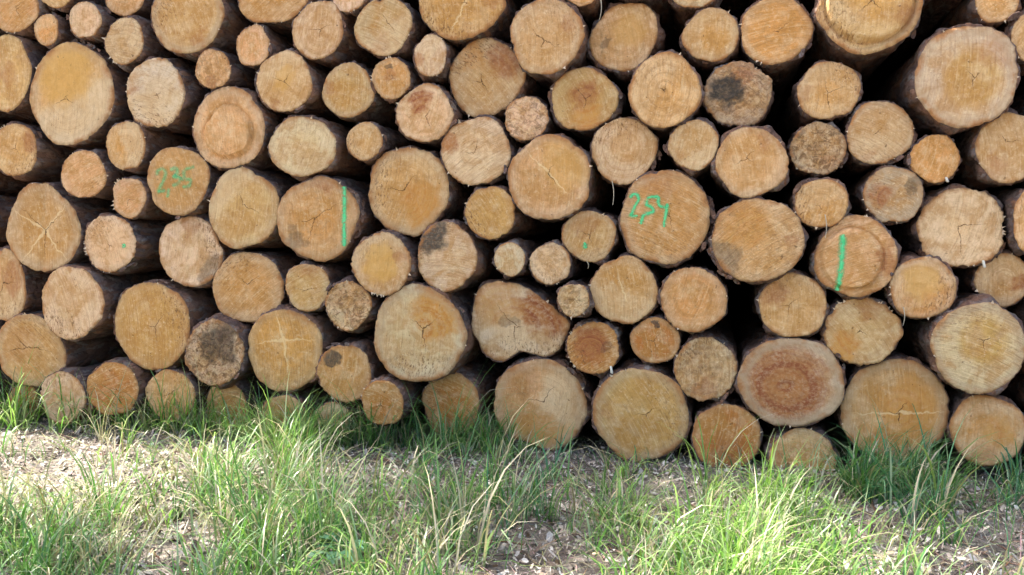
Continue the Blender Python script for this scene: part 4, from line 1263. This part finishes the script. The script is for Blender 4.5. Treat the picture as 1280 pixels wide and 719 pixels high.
MARKS = {  # strokes in face coordinates, width in metres, cover
    74: ([[(-.78, .42), (-.70, .50), (-.61, .48), (-.58, .38), (-.66, .26), (-.72, .12), (-.76, .05), (-.66, .03), (-.60, .06)],
          [(-.12, .44), (-.24, .44), (-.36, .42), (-.40, .28), (-.28, .22), (-.24, .13), (-.34, .10), (-.46, .06), (-.50, -.04), (-.52, -.14)],
          [(-.12, .44), (-.14, .32), (-.08, .24), (.02, .22), (.10, .26)], [(.06, .30), (.05, .16), (.02, 0.0), (.0, -.20)]], 0.026, 0.95),
    54: ([[(-.66, .16), (-.60, .30), (-.46, .34), (-.36, .24), (-.42, .04), (-.54, -.16), (-.62, -.30), (-.48, -.30), (-.38, -.26)], [(-.28, -.22), (-.30, -.36), (-.34, -.48)],
          [(-.22, .32), (-.02, .36), (.02, .24), (-.10, .16), (.06, .10), (.04, -.06), (-.16, -.14)],
          [(.56, .40), (.40, .36), (.24, .32), (.22, .18), (.26, .06), (.42, .02), (.38, -.14), (.16, -.18)], [(-.16, .12), (.02, .10), (.22, .02)]], 0.032, 0.48),
    63: ([[(.66, .74), (.67, .45), (.665, .1), (.655, -.2), (.66, -.5), (.65, -.66)]], 0.038, 1.0),
    80: ([[(-.33, .55), (-.335, .2), (-.35, -.1), (-.37, -.4), (-.40, -.62), (-.42, -.84)]], 0.038, 1.0),
    57: ([[(.50, -.08), (.56, -.04), (.60, -.10), (.54, -.14), (.50, -.10)]], 0.022, 0.95),
    73: ([[(-.20, -.26), (-.14, -.34), (-.12, -.42), (-.18, -.44), (-.20, -.34)]], 0.024, 1.0),
}

def ribbon(strokes, width, surf, half, hz, rng):
    """Flat paint strokes following the relief of a cut end."""
    V, Fc, UV = [], [], []
    for st in strokes:
        P = [Vector((a * half, b * hz, 0)) for a, b in st]
        pts = []
        for i in range(len(P) - 1):
            p0, p1, p2, p3 = P[max(i - 1, 0)], P[i], P[i + 1], P[min(i + 2, len(P) - 1)]
            n = max(2, int((p2 - p1).length / 0.006))
            for k in range(n + (i == len(P) - 2)):
                u = k / n
                pts.append(0.5 * ((2 * p1) + (p2 - p0) * u + (2 * p0 - 5 * p1 + 4 * p2 - p3) * u * u + (3 * p1 - p0 - 3 * p2 + p3) * u ** 3))
        b0, length = len(V), 0.0
        for i, p in enumerate(pts):
            tg = (pts[min(i + 1, len(pts) - 1)] - pts[max(i - 1, 0)]).normalized()
            nr = Vector((-tg.y, tg.x, 0))
            w = width * 0.5 * (1.0 + 0.25 * mnoise.noise((p.x * 40, p.y * 40, 1)))
            if i in (0, len(pts) - 1):
                w *= 0.55
            for sgn in (-1, 0, 1):
                a = p + nr * w * sgn
                V.append((a.x, -surf(a.x / half, a.y / hz) - 0.0016, a.y))
                UV.append((sgn, i * 0.1))
        for i in range(len(pts) - 1):
            for c in (0, 1):
                k = b0 + i * 3 + c
                Fc.append((k, k + 1, k + 4, k + 3))
    return V, Fc, UV

RINGS_T = [0.0, 0.12, 0.24, 0.36, 0.48, 0.58, 0.67, 0.75, 0.82, 0.88, 0.93, 0.97, 1.0]
def make_log(row):
    lid, x, dy, z, hx, hz, tone, feats, label = row[:9]
    outline = row[9] if len(row) > 9 else None
    rng = random.Random(lid * 17 + 5)
    seed = rng.uniform(0, 10)
    visible = lid < 1000
    length = 4.05 + rng.uniform(-0.06, 0.06)
    root = empty('log', (x, dy, z - hz))
    root.rotation_euler = (0, 0, 0)
    if visible:
        tag(root, label, 'log', 'spruce logs stacked in the pile')
    else:
        tag(root, 'cut log continuing the stacked pile outside the picture', 'log', 'logs stacked beyond the edges of the picture')
    rad = outline_radius(rng, feats, outline)
    surf = relief_fn(rng, feats, hx, seed)
    cs, sn = np.cos(TH), np.sin(TH)
    rim_u, rim_v = rad * cs, rad * sn
    # cut end
    V, E, UV = [], [], []
    st = feats.get('st')
    ts = sorted(set(RINGS_T + ([st[0] - .04, st[0] - .015, st[0] + .01, st[0] + .035, st[0] + .06] if st else [])))[1:]
    V.append((0, -surf(0, 0), hz)); E.append(0.0); UV.append((0, 0))
    for tt in ts:
        bev = 0.0 if tt < 0.985 else 0.004
        for j in range(NA):
            u, v = rim_u[j] * tt, rim_v[j] * tt
            V.append((u * hx, -surf(u, v) + bev, hz + v * hz)); E.append(tt); UV.append((u, v))
    Fc = [(0, 1 + j, 1 + (j + 1) % NA) for j in range(NA)]
    Fc += [(a, d, c, b) for a, b, c, d in ring_faces(len(ts), 1)]
    face = mesh_obj('cut_face', V, Fc, M_WOOD, root, True)
    me = face.data
    at = me.attributes.new('edge', 'FLOAT', 'POINT')
    at.data.foreach_set('value', E)
    uvl = me.uv_layers.new(name='face')
    li = np.empty(len(me.loops), np.int32)
    me.loops.foreach_get('vertex_index', li)
    uvl.data.foreach_set('uv', np.array(UV, np.float32)[li].ravel())
    sap, heart = TONES[tone]
    jit = [rng.uniform(0.90, 1.08), rng.uniform(0.97, 1.03), rng.uniform(0.90, 1.12)]
    lum = rng.uniform(0.90, 1.08)
    face['seed'] = seed
    face['half'] = hx
    face['sap'] = [sap[i] * jit[i] * lum for i in range(3)]
    hc = (0.60, 0.37, 0.155) if feats.get('hy') else heart
    face['heart'] = [hc[i] * jit[i] * lum for i in range(3)]
    face['heart_r'] = float(feats.get('h', rng.uniform(0.45, 0.85)))
    pi_ = feats.get('px', (rng.uniform(-.14, .14), rng.uniform(-.14, .14)))
    face['pith'] = [float(pi_[0]), float(pi_[1]), 0.0]
    face['rings'] = float(feats.get('w', rng.uniform(0.1, 0.5)))
    face['saw'] = rng.choice([rng.uniform(-.35, .35), rng.uniform(-.35, .35), rng.uniform(0.5, 2.4)])
    face['rough'] = float(feats.get('m', rng.choice([0.0, 0.05, 0.12])))
    face['grey_rim'] = float(feats.get('k', rng.choice([0.0, 0.15, 0.3])))
    for key, nm in (('r', 'red'), ('r2', 'rust'), ('d', 'dark'), ('o', 'honey')):
        b = feats.get(key, (0.0, 0.0, 0.1, 0.0))
        if key == 'r' and 'r' not in feats and rng.random() < 0.35:
            a = rng.uniform(0, 6.28)
            b = (math.cos(a) * .7, math.sin(a) * .7, rng.uniform(.2, .4), rng.uniform(.2, .5))
        face[nm] = [float(b[0]), float(b[1]), float(b[2])]
        face[nm + '_amt'] = float(b[3])
    zz = feats.get('z') or ((rng.uniform(0, 6.28), rng.uniform(-.25, .35), rng.uniform(.3, .65)) if rng.random() < 0.4 and tone != 'R' and not {'hy', 's3', 'st', 'nr', 'd'} & set(feats) else (0.0, 0.0, 0.0))
    face['zone'] = [float(v) for v in zz]
    face['fleck'] = [rng.uniform(0, 6.28), rng.choice([0.0, 0.2, 0.45, 0.8]), 0.0]
    cr = feats.get('c') or ((rng.uniform(0, 6.28), rng.choice((rng.uniform(.15, .3), rng.uniform(.3, .6), rng.uniform(.7, 1.0)))) if rng.random() < 0.36 and tone != 'G' else None)
    face['crack'] = [cr[0], cr[1], 1.0] if cr else [0.0, 0.1, 0.0]
    face['crack_b'] = [rng.uniform(1.5, 2.9), rng.uniform(3.2, 5.0), rng.choice([0.0, 0.25, 0.7, 0.9])]
    t1 = feats.get('s1')
    face['tear'] = [t1[0], t1[1], 1.0] if t1 else [0.0, 0.1, 0.0]
    t3 = feats.get('s3')
    face['star'] = [t3[0], t3[1], 1.0] if t3 else [0.0, 0.1, 0.0]
    # bark sleeve running back into the pile, with knots and flaking
    fat = rng.uniform(0.004, 0.018) / max(hx, 0.05)
    taper = rng.uniform(-0.03, 0.05)
    deps = [0.0042, 0.010, 0.022, 0.045, 0.075, 0.11, 0.155, 0.21, 0.28, 0.37, 0.48, 0.64, 0.9, 1.4, 2.4, length]
    V = []
    for i, dp in enumerate(deps):
        grow = (0.0, 0.45, 0.8, 1.0)[min(i, 3)] * fat * 0.75
        sm = min(dp / 0.5, 1.0)
        for j in range(NA):
            base = 1.0 + (rad[j] - 1.0) * (1 - 0.55 * sm)
            nzv = mnoise.noise((cs[j] * hx * 14 + seed, dp * 7, sn[j] * hx * 14)) * 0.014 + mnoise.noise((cs[j] * hx * 45, dp * 30 + seed, sn[j] * hx * 45)) * 0.009
            rr = base * (1 - taper * dp / 4) + grow * max(0.0, 0.55 + 1.5 * mnoise.noise((cs[j] * 2.2 + seed, dp * 3, sn[j] * 2.2))) + (nzv / hx * min(1, dp / 0.03) if dp < 1.2 else 0) - 0.01 * sm
            yy = dp
            if i in (1, 2):                    # ragged bark margin
                rr += rng.uniform(-0.002, 0.006) / hx * (mnoise.noise((cs[j] * 3 + seed, sn[j] * 3, 4.0)) > -0.15)
                yy += rng.uniform(-0.006, 0.006)
            if i == 0:
                yy = -surf(rim_u[j], rim_v[j]) + 0.0042
                rr = rad[j] * 1.001
            V.append((cs[j] * rr * hx, yy, hz + sn[j] * rr * hz))
    Fc = ring_faces(len(deps))
    b = len(V)
    V.append((0, length, hz))
    Fc += [(b - NA + j, b - NA + (j + 1) % NA, b) for j in range(NA)]
    bark = mesh_obj('bark', V, Fc, M_BARK, root, True)
    bark['seed'] = seed
    if not visible:
        return root
    # torn fibres standing off the margin of the cut
    nsp = rng.randint(7, 12) if feats.get('sp') else rng.randint(1, 3)
    V, Fc = [], []
    a_c = rng.uniform(0, 6.28)
    for _ in range(nsp):
        a = a_c + rng.choice((0, 1.3)) + rng.gauss(0, 0.16) if feats.get('sp') else rng.uniform(0, 6.28)
        j = int(a / (2 * math.pi) * NA) % NA
        bx, bz = rim_u[j] * hx, rim_v[j] * hz
        d = Vector((cs[j], 0, sn[j]))
        tn = Vector((-sn[j], 0, cs[j]))
        L = rng.uniform(0.003, 0.013)
        w = rng.uniform(0.003, 0.010)
        o = Vector((bx, -surf(rim_u[j], rim_v[j]) + 0.003, bz + hz))
        tip = o + d * L + tn * rng.uniform(-.6, .6) * L + Vector((0, rng.uniform(-1.0, 0.3) * L, 0))
        k = len(V)
        V += [o - d * 0.008 - tn * w, o - d * 0.008 + tn * w, o - d * 0.004 + Vector((0, 0.008, 0)), tip]
        Fc += [(k, k + 1, k + 3), (k + 1, k + 2, k + 3), (k + 2, k, k + 3)]
    sp_ = mesh_obj('torn_fibre', V, Fc, M_FIBRE, face)
    sp_['kind'] = 'stuff'
    if lid in MARKS:
        strokes, w, cover = MARKS[lid]
        V, Fc, UV = ribbon(strokes, w, surf, hx, hz, rng)
        V = [(a, b2, c + hz) for a, b2, c in V]
        pm = mesh_obj('painted_number' if lid in (74, 54) else 'painted_mark', V, Fc, M_PAINT, face)
        ul = pm.data.uv_layers.new(name='stroke')
        li = np.empty(len(pm.data.loops), np.int32)
        pm.data.loops.foreach_get('vertex_index', li)
        ul.data.foreach_set('uv', np.array(UV, np.float32)[li].ravel())
        pm['cover'] = cover
        pm['label'] = {74: 'green spray-painted number 2,54', 54: 'smudged green spray-painted number'}.get(lid, 'green spray-painted forester mark')
    return root, surf, rim_u, rim_v

LOG = {}
for row in LOGS:
    LOG[row[0]] = (make_log(row), row)

# loose bark hanging off some logs, resin drips
def loose_bark(lid, a0, a1, n, seed):
    (root, surf, ru, rv), row = LOG[lid]
    hx, hz = row[4], row[5]
    rng = random.Random(seed)
    for _ in range(n):
        a = rng.uniform(a0, a1)
        j = int(a / (2 * math.pi) * NA) % NA
        c = Vector((ru[j] * hx * 1.06, rng.uniform(-0.012, 0.05), hz + rv[j] * hz * 1.06))
        w, l, th = rng.uniform(0.010, 0.022), rng.uniform(0.025, 0.06), rng.uniform(0.003, 0.006)
        ax = Vector((-math.sin(a) + rng.uniform(-.4, .4), rng.uniform(-.4, .4), math.cos(a) + rng.uniform(-.4, .4))).normalized()
        sd = ax.cross(Vector((rng.uniform(-.4, .4), 1, rng.uniform(-.4, .4)))).normalized()
        nn = ax.cross(sd)
        V = []
        for q in (-1, 1):
            for (p, s_) in ((-1, -.6), (-.3, -1), (.5, -.8), (1, -.1), (.6, .8), (-.2, 1), (-.9, .5)):
                V.append(c + ax * l * .5 * p * rng.uniform(.85, 1.1) + sd * w * .5 * s_ * rng.uniform(.8, 1.2) + nn * th * .5 * q + nn * 0.006 * (p * p))
        Fc = [tuple(range(6, -1, -1)), tuple(range(7, 14))] + [(k, (k + 1) % 7, 7 + (k + 1) % 7, 7 + k) for k in range(7)]
        f = mesh_obj('bark_flake', V, Fc, M_BARK, root)
        f['seed'] = rng.uniform(0, 9)
loose_bark(74, -0.9, 0.45, 16, 1)
loose_bark(93, 0.1, 1.2, 9, 2)
loose_bark(63, -0.6, 0.9, 12, 3)
loose_bark(103, 1.2, 2.4, 5, 4)
loose_bark(75, 3.4, 4.4, 5, 5)
loose_bark(10, 0.6, 1.6, 5, 6)
loose_bark(96, 0.4, 1.2, 4, 7)
fr = random.Random(99)
for lid_ in [r_[0] for r_ in LOGS if r_[0] < 1000]:
    if fr.random() < 0.45:
        a_ = fr.uniform(0, 6.28)
        loose_bark(lid_, a_, a_ + 0.6, fr.randint(1, 3), 200 + lid_)

def resin_drip(lid, a, length):
    (root, surf, ru, rv), row = LOG[lid]
    hx, hz = row[4], row[5]
    j = int(a / (2 * math.pi) * NA) % NA
    V, n = [], 8
    prof = [(0, .004), (.2, .0055), (.5, .005), (.8, .0065), (.95, .004), (1, .0008)]
    for tpar, rr in prof:
        for k in range(n):
            b = 2 * math.pi * k / n
            V.append((ru[j] * hx + rr * math.cos(b) + 0.006 * tpar, -surf(ru[j], rv[j]) - 0.002 + rr * math.sin(b), hz + rv[j] * hz + 0.012 - length * tpar))
    mesh_obj('resin_drip', V, ring_faces(len(prof), 0, n), M_RESIN, root, True)
resin_drip(89, 5.45, 0.035)
resin_drip(52, 5.2, 0.02)
resin_drip(78, 5.3, 0.03)

# ------------------------------------------------------------------ straws caught between the logs
for x0, y0, z0, x1, z1, lab in STALKS:
    V, n, k_ = [], 9, 5
    for i in range(n):
        u = i / (n - 1)
        px, pz = x0 + (x1 - x0) * u + 0.006 * math.sin(u * 3.1), z0 + (z1 - z0) * u
        for k in range(k_):
            b = 2 * math.pi * k / k_
            rr = 0.0022 * (1 - 0.5 * u)
            V.append((rr * math.cos(b) + px - x0, 0.02 * u + rr * math.sin(b), pz - z0))
    o = mesh_obj('dry_stalk', V, ring_faces(n, 0, k_), M_STRAW, None, True)
    o.location = (x0, y0, z0)
    tag(o, lab, 'straw', 'straws caught in the pile')

# ------------------------------------------------------------------ grass
PAL = {  # yellow-green set holds sunlit tint, blue-green shaded tint; palest greens stand for highlights
    'g': [(0.085, 0.205, 0.045), (0.11, 0.24, 0.060), (0.07, 0.18, 0.045), (0.15, 0.28, 0.08), (0.22, 0.31, 0.16)],
    'y': [(0.16, 0.30, 0.055), (0.21, 0.34, 0.075), (0.13, 0.27, 0.055), (0.26, 0.38, 0.11), (0.32, 0.40, 0.20)],
    'b': [(0.045, 0.17, 0.065), (0.06, 0.20, 0.080), (0.08, 0.21, 0.07), (0.12, 0.25, 0.13)],
    'd': [(0.36, 0.31, 0.19), (0.42, 0.37, 0.25), (0.28, 0.26, 0.13), (0.46, 0.42, 0.31)],
}
def blades(spec, seg, name, mat, seed):
    """spec rows: x, y, z, azimuth, length, width, lean, bend, r, g, b."""
    S_ = np.array(spec, float)
    n = len(S_)
    rs = np.random.RandomState(seed)
    ts = np.linspace(0, 1, seg + 1)
    az, ln, w, lean, bend = S_[:, 3], S_[:, 4], S_[:, 5], S_[:, 6], S_[:, 7]
    pos = S_[:, :3].copy()
    d = np.stack([np.cos(az), np.sin(az)], 1)
    tw = rs.uniform(-.6, .6, n)
    sidev = np.stack([-np.sin(az + tw), np.cos(az + tw)], 1)
    allv = np.zeros((n, seg + 1, 2, 3))
    for i, tt in enumerate(ts):
        wd = w * (0.75 + 0.5 * math.sin(math.pi * min(tt * 0.9 + .1, 1))) * (1 - tt ** 2.2) + 0.0002
        for s_ in (0, 1):
            allv[:, i, s_, :2] = pos[:, :2] + sidev * (wd * (0.5 - s_))[:, None]
            allv[:, i, s_, 2] = pos[:, 2]
        ang = lean + bend * tt ** 1.6
        stp = ln / seg
        pos[:, :2] += d * (np.sin(ang) * stp)[:, None]
        pos[:, 2] += np.cos(ang) * stp
    tint = np.repeat(S_[:, 8:11], (seg + 1) * 2, 0)
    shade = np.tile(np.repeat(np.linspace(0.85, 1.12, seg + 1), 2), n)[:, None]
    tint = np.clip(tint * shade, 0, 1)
    base = (np.arange(n) * (seg + 1) * 2)[:, None] + (np.arange(seg) * 2)[None, :]
    base = base.ravel()
    F_ = np.stack([base, base + 1, base + 3, base + 2], 1)
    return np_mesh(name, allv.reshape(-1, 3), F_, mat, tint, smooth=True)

rg = random.Random(11)
green, dry = [], []
def blade_row(x, y, h, kind, az=None, lean=None, w=None):
    p = rg.choice(PAL[kind])
    f = rg.uniform(.8, 1.2)
    ln = 1.2 * h * rg.choice((rg.uniform(0.4, 0.9), rg.uniform(0.8, 1.3), rg.uniform(1.1, 1.75)))
    return (x, y, ground_z(x, y) - 0.008, rg.uniform(0, 6.28) if az is None else az, ln, rg.uniform(.0022, .0068) if w is None else w,
            rg.uniform(0.02, 0.6) if lean is None else lean, rg.choice((rg.uniform(0.5, 1.5), rg.uniform(1.4, 2.5), rg.uniform(2.0, 3.1))), p[0] * f, p[1] * f, p[2] * f)
for (x, y, n, h, sp, kind) in TUFTS:
    if y > 0.06:
        y = 0.06 - rg.uniform(0, .1)
    wind = rg.uniform(-0.9, 0.4)
    for _ in range(int(n * (0.56 if y > -0.35 else 0.5))):
        a, r_ = rg.uniform(0, 6.28), abs(rg.gauss(0, sp * 0.5))
        bx, by = x + r_ * math.cos(a), y + r_ * math.sin(a)
        az = a + rg.gauss(0, .6) if rg.random() < .75 else wind + rg.gauss(0, .6)
        k = kind if rg.random() < .72 else rg.choice('gyddd')
        (dry if k == 'd' else green).append(blade_row(bx, by, h, k, az))
# thin scatter everywhere between the tufts
for _ in range(3000):
    x, y = rg.uniform(-4.6, 2.0), rg.uniform(-2.3, -0.02)
    if mnoise.noise((x * 1.7, y * 1.7, 9.0)) < -0.12:
        continue
    k = rg.choice('gybgd' if x < -0.9 else 'gybb')  # the right side draws more of the shade-tinted blades
    (dry if k == 'd' else green).append(blade_row(x, y, 0.11, k, None, None, rg.uniform(.0018, .004)))
# dead stalks and straw lying about
for _ in range(9000):
    x, y = rg.uniform(-4.6, 2.0), rg.uniform(-2.3, -0.02)
    dry.append(blade_row(x, y, rg.uniform(.05, .14), 'd', None, rg.uniform(1.15, 1.5), rg.uniform(.0016, .0034))[:7] + (rg.uniform(-.1, .35),) + tuple(c * rg.uniform(.7, 1.25) for c in rg.choice(PAL['d'])))
g1 = blades(green, 6, 'grass', M_GRASS, 1)
g1['kind'] = 'stuff'; g1['label'] = 'long green grass growing along the foot of the log pile'; g1['category'] = 'grass'
g2 = blades(dry, 5, 'dry_grass', M_DRY, 2)
g2['kind'] = 'stuff'; g2['label'] = 'pale dead grass and straw lying between the green tufts'; g2['category'] = 'dry grass'

# ------------------------------------------------------------------ leaf litter and bark chips
LIT = [((0.52, 0.47, 0.41), 6), ((0.40, 0.345, 0.29), 4), ((0.29, 0.24, 0.205), 4), ((0.12, 0.09, 0.075), 6), ((0.58, 0.54, 0.48), 4), ((0.34, 0.25, 0.17), 2)]
LITC = [c for c, n in LIT for _ in range(n)]
def litter(name, count, smin, smax, seed, box):
    rs = np.random.RandomState(seed)
    rr = random.Random(seed)
    V, T_ = [], []
    for i in range(count):
        x, y = rr.uniform(box[0], box[1]), rr.uniform(box[2], box[3])
        s_ = smin + (smax - smin) * rr.random() ** 2.2
        asp = rr.choice((rr.uniform(0.12, 0.3), rr.uniform(0.35, 0.9)))
        a = rr.uniform(0, 6.28)
        pz = ground_z(x, y) + rr.uniform(0.001, 0.022)
        tx, ty = rr.gauss(0, .6), rr.gauss(0, .6)
        curl = rr.uniform(-.5, .7)
        c, s2 = math.cos(a), math.sin(a)
        col_ = rr.choice(LITC)
        f = rr.uniform(.75, 1.25)
        for (u, v) in ((-1, 0), (-.35, .8), (-.35, -.8), (.45, .7), (.45, -.75), (1, .05)):
            u2, v2 = u * s_ * rr.uniform(.8, 1.1), v * s_ * asp * rr.uniform(.8, 1.15)
            V.append((x + u2 * c - v2 * s2, y + u2 * s2 + v2 * c, pz + u2 * tx + v2 * ty + curl * (u * u + v * v * .6) * s_ * .35))
            T_.append((col_[0] * f, col_[1] * f, col_[2] * f))
    b = (np.arange(count) * 6)[:, None]
    F_ = np.concatenate([b + np.array([[0, 2, 1, 1]])[:, :3], b + np.array([[1, 2, 4]]), b + np.array([[1, 4, 3]]), b + np.array([[3, 4, 5]])], 0)
    o = np_mesh(name, np.array(V), F_, M_LITTER, np.array(T_))
    o['kind'] = 'stuff'
    return o
l1 = litter('leaf_litter', 38000, 0.005, 0.018, 21, (-4.6, 2.0, -2.3, 0.25))
l1['label'] = 'pale and brown dead leaves covering the ground before the pile'; l1['category'] = 'leaf litter'
l2 = litter('bark_chips', 40000, 0.003, 0.009, 22, (-4.6, 2.0, -2.3, 0.30))
l2['label'] = 'small bark chips and crumbs scattered over the bare ground'; l2['category'] = 'bark chips'

# fallen twigs
def twigs(n):
    rr = random.Random(5)
    V, Fc = [], []
    for _ in range(n):
        x, y, a = rr.uniform(-4.4, 1.9), rr.uniform(-2.2, 0.0), rr.uniform(0, 6.28)
        L_, r_ = rr.uniform(.05, .22), rr.uniform(.0015, .0045)
        b = len(V)
        bend = rr.uniform(-.5, .5)
        for i in range(5):
            u = i / 4
            aa = a + bend * u
            cx, cy = x + L_ * u * math.cos(aa), y + L_ * u * math.sin(aa)
            cz = ground_z(cx, cy) + 0.012 + rr.uniform(0, .006)
            for k in range(5):
                t_ = 2 * math.pi * k / 5
                rad_ = r_ * (1 - .5 * u)
                V.append((cx - math.sin(aa) * rad_ * math.cos(t_), cy + math.cos(aa) * rad_ * math.cos(t_), cz + rad_ * math.sin(t_)))
        Fc += ring_faces(5, b, 5)
    o = mesh_obj('twigs', V, Fc, M_BARK, None, True)
    o['kind'] = 'stuff'; o['seed'] = 1.0
    o['label'] = 'thin dark twigs fallen among the litter before the pile'; o['category'] = 'twigs'
twigs(420)

# ------------------------------------------------------------------ broad-leaved weeds
def weed(x, y, n, size, label, tintc, seed):
    rr = random.Random(seed)
    root = empty('weed', (x, y, ground_z(x, y)))
    tag(root, label, 'weed', 'broad-leaved weeds in the grass')
    for i in range(n):
        a = i * 2.4 + rr.uniform(-.3, .3)
        L, Wd, el = size * rr.uniform(.7, 1.15), size * rr.uniform(.26, .36), rr.uniform(.35, 1.1)
        stem = size * rr.uniform(.4, .9)
        V, T_ = [], []
        d = Vector((math.cos(a), math.sin(a), 0)); sd = Vector((-math.sin(a), math.cos(a), 0))
        p = Vector((0, 0, 0))
        sw = 0.0018
        p1 = d * stem * math.cos(el) + Vector((0, 0, stem * math.sin(el)))
        V += [p - sd * sw, p + sd * sw, p1 - sd * sw, p1 + sd * sw]
        prof = [(0, .06), (.15, .55), (.35, 1), (.6, .9), (.82, .5), (1, .03)]
        for tt, ww in prof:
            e2 = el - tt * 1.1
            c = p1 + d * L * tt * math.cos(e2 * .6) + Vector((0, 0, L * tt * math.sin(e2 * .6)))
            V += [c - sd * Wd * ww + Vector((0, 0, .12 * Wd * ww)), c, c + sd * Wd * ww + Vector((0, 0, .12 * Wd * ww))]
        Fc = [(0, 1, 3, 2)]
        for k in range(len(prof) - 1):
            b = 4 + k * 3
            Fc += [(b, b + 1, b + 4, b + 3), (b + 1, b + 2, b + 5, b + 4)]
        o = mesh_obj('leaf', V, Fc, M_WEED, root, True)
        f = rr.uniform(.8, 1.2)
        at = o.data.attributes.new('tint', 'FLOAT_COLOR', 'POINT')
        at.data.foreach_set('color', np.tile(np.array([*(c * f for c in tintc), 1.0], np.float32), len(V)))
for i, (x, y, n, s_, lab, tc) in enumerate(WEEDS):
    weed(x, y, n, s_, lab, tc, 50 + i)

# ------------------------------------------------------------------ the tree beside the track whose boughs shade part of the ground
def shade_tree():
    rr = random.Random(77)
    root = empty('beech_tree', (-6.6, -3.6, ground_z(-6.6, -3.6)))
    tag(root, 'tall beech tree beside the pile, casting dappled shade on the grass', 'tree')
    o = Vector(root.location)
    V, Fc = [], []
    def limb(a, b, r0, r1, n=8, seg=7, sag=0.0):
        a, b = Vector(a), Vector(b)
        base = len(V)
        ax = (b - a).normalized()
        u = ax.orthogonal().normalized()
        w = ax.cross(u)
        for i in range(seg):
            t_ = i / (seg - 1)
            c = a.lerp(b, t_) + Vector((0, 0, sag * math.sin(math.pi * t_))) + Vector((mnoise.noise((t_ * 2 + base, 0, 0)), mnoise.noise((t_ * 2, base, 5)), 0)) * 0.15 * math.sin(math.pi * t_)
            r_ = r0 + (r1 - r0) * t_
            for k in range(n):
                an = 2 * math.pi * k / n
                V.append(c + (u * math.cos(an) + w * math.sin(an)) * r_)
        Fc.extend(ring_faces(seg, base, n))
    top = Vector((0.2, 0.3, 9.5))
    limb((0, 0, -0.3), top, 0.26, 0.05, 12, 12)
    clumps = []
    for (gx_, gy_, rad_, dens) in SHADE:
        n = max(3, int(dens * rad_ * rad_ * 60))
        for _ in range(n):
            a, q = rr.uniform(0, 6.28), rad_ * math.sqrt(rr.random())
            h = rr.uniform(5.2, 7.6)
            P = Vector((gx_ + q * math.cos(a), gy_ + q * math.sin(a), 0)) + sun_dir * (h / sun_dir.z)
            clumps.append((P - o, rr.uniform(.10, .24)))
    for _ in range(46):                                  # the rest of the crown, over the track
        a = rr.uniform(0, 6.28)
        q = rr.uniform(.5, 2.6)
        clumps.append((Vector((q * math.cos(a) - .6, q * math.sin(a) - 1.4, rr.uniform(5.0, 10.0))), rr.uniform(.25, .45)))
    for P, rad_ in clumps[::5]:
        st = Vector((0.1, 0.1, max(2.5, P.z - rr.uniform(1.2, 2.6))))
        limb(st, P, 0.05, 0.008, 6, 6, 0.25)
    mesh_obj('trunk', V, Fc, M_BARK, root, True)['seed'] = 3.3
    LV, LT = [], []
    for P, rad_ in clumps:
        for _ in range(int(26 + rad_ * 90)):
            c = P + Vector((rr.gauss(0, rad_), rr.gauss(0, rad_), rr.gauss(0, rad_ * .6)))
            a = rr.uniform(0, 6.28)
            d = Vector((math.cos(a), math.sin(a), rr.uniform(-.5, .3))).normalized()
            sd = d.cross(Vector((rr.uniform(-.5, .5), rr.uniform(-.5, .5), 1))).normalized()
            L_, W_ = rr.uniform(.05, .085), rr.uniform(.02, .03)
            LV += [c, c + d * L_ * .45 + sd * W_, c + d * L_, c + d * L_ * .45 - sd * W_]
            f = rr.uniform(.7, 1.3)
            LT += [(.07 * f, .13 * f, .03 * f)] * 4
    n = len(LV) // 4
    F_ = np.arange(n * 4).reshape(n, 4)
    np_mesh('crown', np.array([tuple(v) for v in LV]), F_, M_GRASS, np.array(LT), root)
shade_tree()
